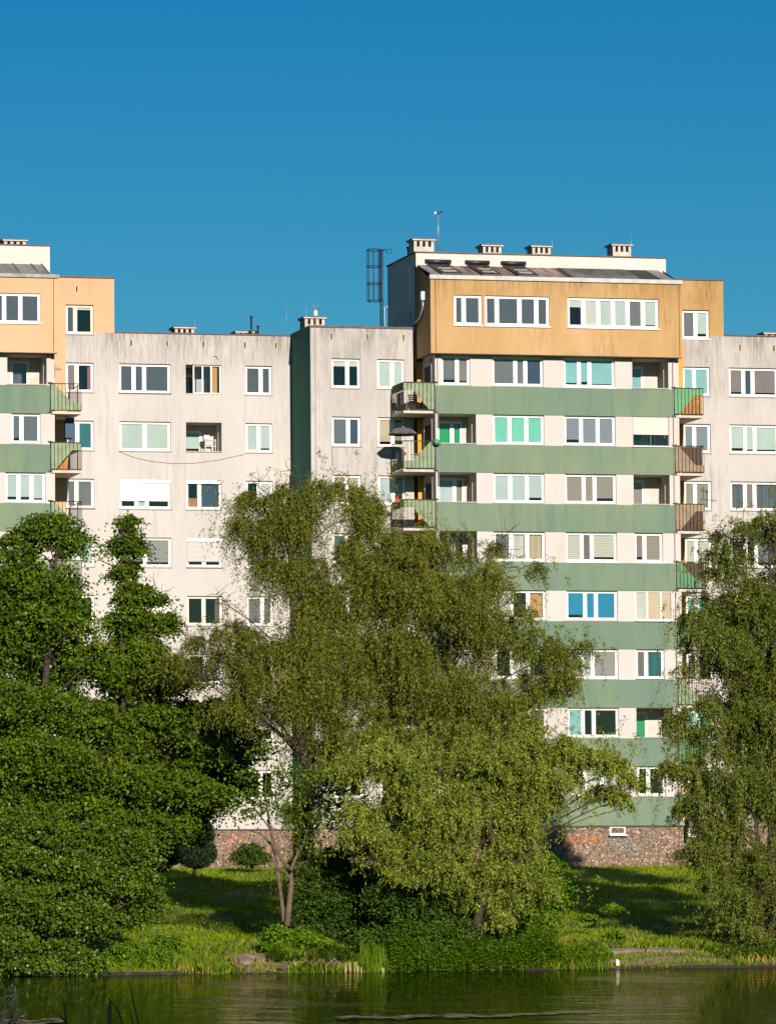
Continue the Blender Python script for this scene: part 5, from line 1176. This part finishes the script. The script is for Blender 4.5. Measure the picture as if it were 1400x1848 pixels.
# grass and herbs
def blades(name, X, Y, h, wd, mat, kind='stuff', label=None, cat=None, lean=.35, tint=None, parent=None, z0=None):
    n = len(X); Z = ground_z(X, Y)-.02 if z0 is None else z0; B = np.stack([X, Y, Z], 1)
    an = rng.random(n)*2*math.pi; s = np.stack([np.cos(an), np.sin(an), 0*an], 1)*wd[:, None]*.5
    ln = np.stack([rng.normal(size=n)*lean, rng.normal(size=n)*lean, np.ones(n)], 1)*h[:, None]
    mid_ = B+ln*.55*np.array([.7, .7, 1])
    V = np.stack([B-s, B+s, mid_+s*.8, B+ln*np.array([1.3, 1.3, 1]), mid_-s*.8], 1)
    o_ = quads(name, V, rng.random(n) if tint is None else tint, mat, parent, nper=5)
    if label: tag(o_, label, cat, kind=kind)
    return o_
def vis(X, Y):
    return (X > -62.65+(Y+233.5)*(math.tan(YAW-.085))) & (X < -62.65+(Y+233.5)*(math.tan(YAW+.085)))
n = 330000; X = rng.uniform(-45, 25, n); Y = rng.uniform(-50, 2.5, n)
dens = .5+.5*np.sin(X*.7+np.sin(Y*.5)*2)*np.sin(Y*.6+X*.2)
dry = np.sin(X*.9+3+Y*.3)*np.sin(Y*.8+1+X*.25)+.4*np.sin(X*2.2+Y*1.7)
k = vis(X, Y) & (Y > shore_y(X)-.12) & (rng.random(n) < .45+.55*dens)
# bare earth patches and paths
def bare(X, Y, px_, py_, yy, rx, ry):
    bx_, _ = un(px_, py_, yy); return ((X-bx_)/rx)**2+((Y-yy)/ry)**2 < 1+.3*np.sin(X*3+Y*2)
def isbare(X, Y):
    f = np.zeros(len(X), bool)
    for q in BARE: f |= bare(X, Y, *q)
    return f
def infront(X, Y):
    f = np.zeros(len(X), bool)
    for px_, py_, yy, rx, ry in BARE[:3]:
        bx_, _ = un(px_, py_, yy); f |= (np.abs(X-bx_+.25*(Y-yy)*0) < rx*.95) & (Y < yy+ry)
    return f
bareA = isbare(X, Y)
k &= ~(bareA & (rng.random(n) < .6))
X, Y, dry = X[k], Y[k], dry[k]; n = len(X)
nearw = np.clip((-40-Y)/8, 0, 1)
h = rng.uniform(.06, .2, n)*(1+nearw*1.1)*np.where(infront(X, Y), .55, 1)
tint = np.where((dry > .5) & (Y < -41) & (rng.random(n) < .75), .95, rng.random(n)*.83); tint = np.where(rng.random(n) < .03, .95, tint)
blades('grass', X, Y, h, rng.uniform(.018, .04, n), 'blade', label='sunlit and shaded grass covering the slope down to the pond', cat='grass', tint=tint)
def patch(name, px0, px1, Y0, Y1, n, h0, h1, wd, mat, label, cat, lean=.2, tint=None, kind='stuff'):
    a0, _ = un(px0, 1740, (Y0+Y1)/2); a1, _ = un(px1, 1740, (Y0+Y1)/2)
    X = rng.uniform(a0, a1, n); Y = rng.uniform(Y0, Y1, n); e = np.clip(np.minimum(X-a0, a1-X)/.4, .35, 1)
    env = .7+.3*np.sin(X*2.1+Y)*np.sin(X*.9+2); env = np.where(isbare(X, Y) | infront(X, Y), env*.16, env)
    return blades(name, X, Y, rng.uniform(h0, h1, n)*e*env, np.full(n, wd)*rng.uniform(.7, 1.3, n), mat, kind, label, cat, lean, tint)
patch('tall_grass', 300, 620, -50.1, -46, 6800, .25, .6, .035, 'blade_reed', 'tall rough grass along the left half of the shore', 'tall grass', .3)
patch('reeds', 625, 700, -49.9, -48.3, 1500, .8, 1.6, .035, 'blade_reed', 'upright clump of reeds at the water below the dark bush', 'reeds', .1, tint=rng.random(1500)*.8)
patch('tall_grass', 950, 1330, -50.1, -45, 6800, .2, .5, .035, 'blade_reed', 'tall rough grass along the right half of the shore', 'tall grass', .3)
# dead cut stalks at the water
for i, (p, hh) in enumerate(((624, .45), (632, .55), (638, .4), (646, .6), (652, .5), (691, .7))):
    pass
m_ = MB()
for p in (622, 626, 632, 634, 640, 645, 647, 651, 690, 692):
    X_, _ = un(p, 1755, -50.1); hh = random.uniform(.15, .4); m_.tube([(X_, -50.1+random.uniform(-.1, .1), WATER-.1), (X_+random.uniform(-.06, .06), -50.1, WATER+hh)], [.022, .014], 'straw', 5)
tag(m_.build('reed_stubble'), 'pale cut reed stubble standing in the water', 'reed stubble', kind='stuff')
def herbs(name, px0, px1, Y0, Y1, nst, h0, h1, mat, label, cat, size=.1):
    a0, _ = un(px0, 1740, (Y0+Y1)/2); a1, _ = un(px1, 1740, (Y0+Y1)/2)
    sx = rng.uniform(a0, a1, nst); sy_ = rng.uniform(Y0, Y1, nst); env = .75+.25*np.sin(sx*1.7)*np.sin(sx*.63+1)
    hh = rng.uniform(h0, h1, nst)*env*np.clip(np.minimum(sx-a0, a1-sx)/.5+.4, .4, 1); nl = 26; n = nst*nl; si = np.repeat(np.arange(nst), nl); t = rng.random(n)**.8
    ln = rng.normal(size=(nst, 2))*.1
    P = np.stack([sx[si]+ln[si, 0]*t, sy_[si]+ln[si, 1]*t, ground_z(sx, sy_)[si]+hh[si]*t], 1); an = rng.random(n)*2*math.pi
    out = np.stack([np.cos(an), np.sin(an), -.25+0*an], 1); P += out*(.07+.06*(1-t))[:, None]
    quads_ = leaves(P, out, unit(rng.normal(size=(n, 3))*.4+np.array([0, -.2, 1])), rng.uniform(.7, 1.3, n)*size, rng.uniform(.4, .6, n)*size, None)
    o_ = quads(name, quads_, np.clip(rng.random(n)*.6+rng.random(nst)[si]*.35, 0, 1), mat); tag(o_, label, cat, kind='stuff'); return o_
herbs('nettles', 690, 1010, -50, -47.5, 1700, .7, 1.5, 'leaf_bright', 'bed of bright nettles along the shore under the low willow', 'nettles')
herbs('nettles', 1010, 1080, -49.4, -46.5, 260, .3, .6, 'leaf_bright', 'lower nettles tapering off beside the bare earth', 'nettles')
herbs('shore_herbs', 480, 640, -48.4, -46.6, 300, .2, .5, 'leaf_bush', 'dark low herbs above the muddy edge', 'herbs', .09)
herbs('shore_herbs', 1290, 1400, -49, -46, 360, .25, .55, 'leaf_bush', 'dark low herbs beneath the right willow', 'herbs', .09)

# stones, stake, litter, ducks
def slab(px_, py_, Y, w_, d, h, label, tilt=.1, cat='paving slab', group='broken slabs in the bank'):
    X_, _ = un(px_, py_, Y); z_ = float(ground_z(X_, Y)); m_ = MB(); n = 9; top = []; bot = []
    for k in range(n):
        an = 2*math.pi*k/n; r_ = 1+random.uniform(-.18, .18); top.append((X_+w_/2*r_*math.cos(an), Y+d/2*r_*math.sin(an), z_+h+tilt*math.sin(an)*d)); bot.append((X_+w_/2*r_*1.1*math.cos(an), Y+d/2*r_*1.1*math.sin(an), z_-.1))
    m_.face(top, 'stone')
    for k in range(n): m_.face([bot[k], bot[(k+1) % n], top[(k+1) % n], top[k]], 'stone')
    tag(m_.build('stone_slab'), label, cat, group)
for i, (a, b_, Y, w_, lab) in enumerate(((434, 1713, -46.9, .55, 'weathered slab at the upper left of the slab heap on the left bank'), (452, 1708, -46.6, .6, 'weathered slab at the top of the slab heap on the left bank'), (440, 1722, -47.4, .5, 'weathered slab in the middle of the left bank heap'), (444, 1733, -48.1, .6, 'lowest slab of the heap above the brown duck'), (470, 1727, -47.7, .45, 'slab at the right side of the left bank heap'),
        (604, 1722, -47.4, .5, 'stone under the leafy bush near the reeds'), (598, 1731, -48, .5, 'flat stone above the ducks near the reeds'))):
    slab(a, b_, Y, w_, .5, .16, lab)
for i, (a, b_, Y, w_, lab) in enumerate(((1118, 1712, -46.6, 1.0, 'large concrete slab at the left of the bare earth on the right bank'), (1142, 1711, -46.6, .9, 'concrete slab in the middle of the bare earth on the right bank'), (1185, 1716, -46.9, .9, 'tilted concrete slab at the right of the bare earth'), (1215, 1722, -47.2, .8, 'half-buried slab at the edge of the willow shade'))):
    slab(a, b_, Y, w_, .5, .1, lab, .1)
X_, _ = un(1113, 1748, -49.6); m_ = MB(); z_ = float(ground_z(X_, -49.6))
m_.tube([(X_, -49.6, z_-.2), (X_+.01, -49.6, z_+.24)], .045, 'white_paint', 6); m_.tube([(X_+.08, -49.6, z_-.2), (X_+.06, -49.6, z_+.2)], .03, 'white_paint', 6); tag(m_.build('wooden_stake'), 'short white stake standing at the water on the right', 'stake')
X_, _ = un(996, 1700, -45.5); z_ = float(ground_z(X_, -45.5))+.12; m_ = MB(); m_.tube([(X_-.02, -45.5, z_-.06), (X_, -45.5, z_), (X_+.02, -45.5, z_+.1), (X_+.02, -45.5, z_+.15)], [.06, .075, .06, .02], 'turquoise', 8); tag(m_.build('plastic_bottle'), 'turquoise plastic litter lying in the grass', 'litter')
def ellip(mb, c, ax, R, mat, n=12, m=8):
    base = len(mb.v); mi = mb.mi(mat)
    for i in range(m+1):
        th = math.pi*i/m
        for j in range(n):
            ph = 2*math.pi*j/n; p = np.array([ax[0]*math.cos(th), ax[1]*math.sin(th)*math.cos(ph), ax[2]*math.sin(th)*math.sin(ph)]); q = R@p+np.array(c); mb.v.append(tuple(q))
    for i in range(m):
        for j in range(n):
            a = base+i*n+j; b_ = base+i*n+(j+1) % n; mb.f.append((a, b_, b_+n, a+n)); mb.m.append(mi); mb.sm.append(True)
def duck(px_, Y, rot, s, label, up=True):
    X_, _ = un(px_, 1752, Y); z_ = max(float(ground_z(X_, Y)), WATER-.02); o = empty('duck', (X_, Y, z_)); tag(o, label, 'duck', 'ducks resting on the muddy shore')
    c_, s_ = math.cos(rot), math.sin(rot); T_ = lambda x, y, z: (X_+(x*c_-y*s_)*s, Y+(x*s_+y*c_)*s, z_+z*s)
    m_ = MB()
    if up: path = [(-.26, 0, .17), (-.2, 0, .15), (-.1, 0, .13), (.02, 0, .13), (.12, 0, .15), (.17, 0, .2), (.185, 0, .27), (.2, 0, .32), (.235, 0, .33), (.26, 0, .325)]; rad = [.015, .05, .09, .105, .09, .055, .038, .045, .045, .02]
    else: path = [(-.26, 0, .15), (-.2, 0, .14), (-.1, 0, .12), (.02, 0, .12), (.12, 0, .13), (.16, 0, .17), (.13, .03, .22), (.07, .04, .24), (.03, .04, .23), (.0, .04, .22)]; rad = [.015, .05, .09, .105, .09, .06, .045, .047, .04, .02]
    m_.tube([T_(*p) for p in path], [r_*s for r_ in rad], 'duck_brown', 12); m_.build('body', o)
    b_ = MB(); e = path[-1]; d_ = 1 if up else -1; b_.tube([T_(e[0]-.01*d_, e[1], e[2]), T_(e[0]+.04*d_, e[1], e[2]-.012), T_(e[0]+.07*d_, e[1], e[2]-.015)], [.018*s, .014*s, .006*s], 'duck_bill', 6); b_.build('bill', o)
    for k in (-.05, .05):
        f = MB(); f.tube([T_(.0, k, .06), T_(.0, k, 0), T_(.05, k, -.0)], [.01*s, .008*s, .006*s], 'duck_bill', 5); f.build('leg', o)
    w_ = MB(); w_.tube([T_(-.2, -.07, .17), T_(-.08, -.1, .16), T_(.06, -.085, .16)], [.01*s, .035*s, .02*s], 'sill_dark', 8); w_.build('wing', o)
for a, Y, r_, s, up, lab in ((434, -49.6, 3.3, 1.15, True, 'brown duck at the far left of the group, standing apart'), (448, -50.0, 3.0, .8, False, 'small duck tucked low beside the standing left duck'), (511, -49.7, .2, .9, False, 'duck resting with head tucked, below the leafy bush'), (559, -49.3, 3.0, 1., True, 'brown duck with raised head, left of the pair'), (573, -49.6, .4, 1.05, True, 'left duck of the pair on the muddy edge'), (583, -49.5, 3., .95, False, 'right duck of the pair, head tucked'), (605, -49.3, .2, 1.0, False, 'pale brown duck nearest the reeds')):
    duck(a, Y, r_, s, lab, up)

# floating duckweed line on the pond
m_ = MB(); 
def float_line(px0, px1, py0, py1, n, wmax, seed):
    r2 = np.random.default_rng(seed)
    for i in range(n):
        u = r2.random(); px_ = px0+(px1-px0)*u; py_ = py0+(py1-py0)*u+r2.normal()*(.5+1.2*(math.sin(u*13)**2))-1.5*math.sin(u*9)
        d = FV+RV*(px_-700)/FPX-UV*(py_-924)/FPX; t = (WATER+.008-CAM[2])/d[2]; p = CAM+d*t; w_ = r2.uniform(.08, wmax)
        z_ = WATER+.005+.001*(i % 7); k = r2.integers(5, 8); an = np.linspace(0, 2*math.pi, k, endpoint=False)+r2.random()
        m_.face([(p[0]+w_*math.cos(a), p[1]+w_*1.8*math.sin(a), z_+.012) for a in an], 'straw_float')
plain('straw_float', (.22, .19, .09), .9, .3)
float_line(700, 1060, 1838, 1830, 230, .2, 1); float_line(610, 800, 1838, 1836, 80, .16, 2); float_line(0, 110, 1846, 1845, 260, .25, 3)
tag(m_.build('duckweed'), 'thin pale drift of plant debris floating across the pond', 'floating debris', kind='stuff')
# foreground plants on the near side of the pond, dark against the water
def near(px_, py_, D):
    d = FV+RV*(px_-700)/FPX-UV*(py_-924)/FPX; return CAM+d*(D/(d@FV))
def reed(pts, D, r_, name, label, cat, group=None):
    """bent blades: list of pixel polylines"""
    V = []; o_ = None; m_ = MB()
    for pl in pts:
        P = [near(a, b_, D) for a, b_ in pl]; dn = P[-1].copy(); 
        root = np.array([P[-1][0], P[-1][1], WATER-.1])
        if P[-1][2] > root[2]+.2: P.append((P[-1]+root)/2+np.array([.0, 0, 0])); P.append(root)
        n_ = len(P); rad = [r_*(.15+.85*min(1, i/(n_-1)*2.2)) for i in range(n_)]
        for i in range(n_-1):
            a, b_ = P[i], P[i+1]; m_.face([a-RV*rad[i], b_-RV*rad[i+1], b_, a], 'reed_blade'); m_.face([a+FV*rad[i]*.4, b_+FV*rad[i+1]*.4, b_+RV*rad[i+1], a+RV*rad[i]], 'reed_blade')
            m_.face([a, b_, b_+RV*rad[i+1], a+RV*rad[i]], 'reed_blade')
    return tag(m_.build(name), label, cat, group)
plain('reed_blade', (.004, .009, .005), .9, .3).node_tree.nodes['Principled BSDF'].inputs['Specular IOR Level'].default_value = 0  # shade over the near reeds is put into this near-black colour
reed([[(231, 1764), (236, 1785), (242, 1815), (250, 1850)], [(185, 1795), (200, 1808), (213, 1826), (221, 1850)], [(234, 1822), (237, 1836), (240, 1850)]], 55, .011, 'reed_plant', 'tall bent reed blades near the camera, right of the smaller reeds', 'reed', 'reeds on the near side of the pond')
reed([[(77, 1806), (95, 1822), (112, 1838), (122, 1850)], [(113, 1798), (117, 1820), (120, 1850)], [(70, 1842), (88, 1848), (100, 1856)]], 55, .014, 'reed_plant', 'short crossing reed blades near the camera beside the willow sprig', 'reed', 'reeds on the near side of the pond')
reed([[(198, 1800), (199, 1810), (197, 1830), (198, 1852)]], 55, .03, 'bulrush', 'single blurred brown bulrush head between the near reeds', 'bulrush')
o = empty('willow_shrub', tuple(near(15, 1900, 52)*np.array([1, 1, 0])+np.array([0, 0, WATER]))); tag(o, 'grey-green willow shrub tip at the bottom left corner, close to the camera', 'shrub')
V = []; m_ = MB()
for s in ([(5, 1850), (10, 1810), (8, 1785)], [(5, 1850), (18, 1815), (30, 1790)], [(14, 1850), (28, 1830), (33, 1800)], [(0, 1850), (-8, 1810), (-4, 1780)], [(20, 1850), (35, 1838), (40, 1822)], [(2, 1840), (14, 1800), (22, 1782)]):
    P = [near(a, b_, 52+random.uniform(-.3, .3)) for a, b_ in s]; P = [np.array([P[0][0], P[0][1], WATER-.05])]+P; m_.tube(P, [.012, .008, .006, .003], 'bark', 4)
    for j in range(42):
        u = 1+random.random()*2; i = min(int(u), 2); V.append(P[i]+(P[i+1]-P[i])*(u-i))
m_.build('stem', o); V = np.array(V); n = len(V); D = unit(rng.normal(size=(n, 3))*.7+np.array([0, 0, .7])); V = V+D*.03
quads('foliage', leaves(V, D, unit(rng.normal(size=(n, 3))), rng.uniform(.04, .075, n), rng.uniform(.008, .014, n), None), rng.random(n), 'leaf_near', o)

for o in bpy.data.objects:
    if '_w' in o: del o['_w']
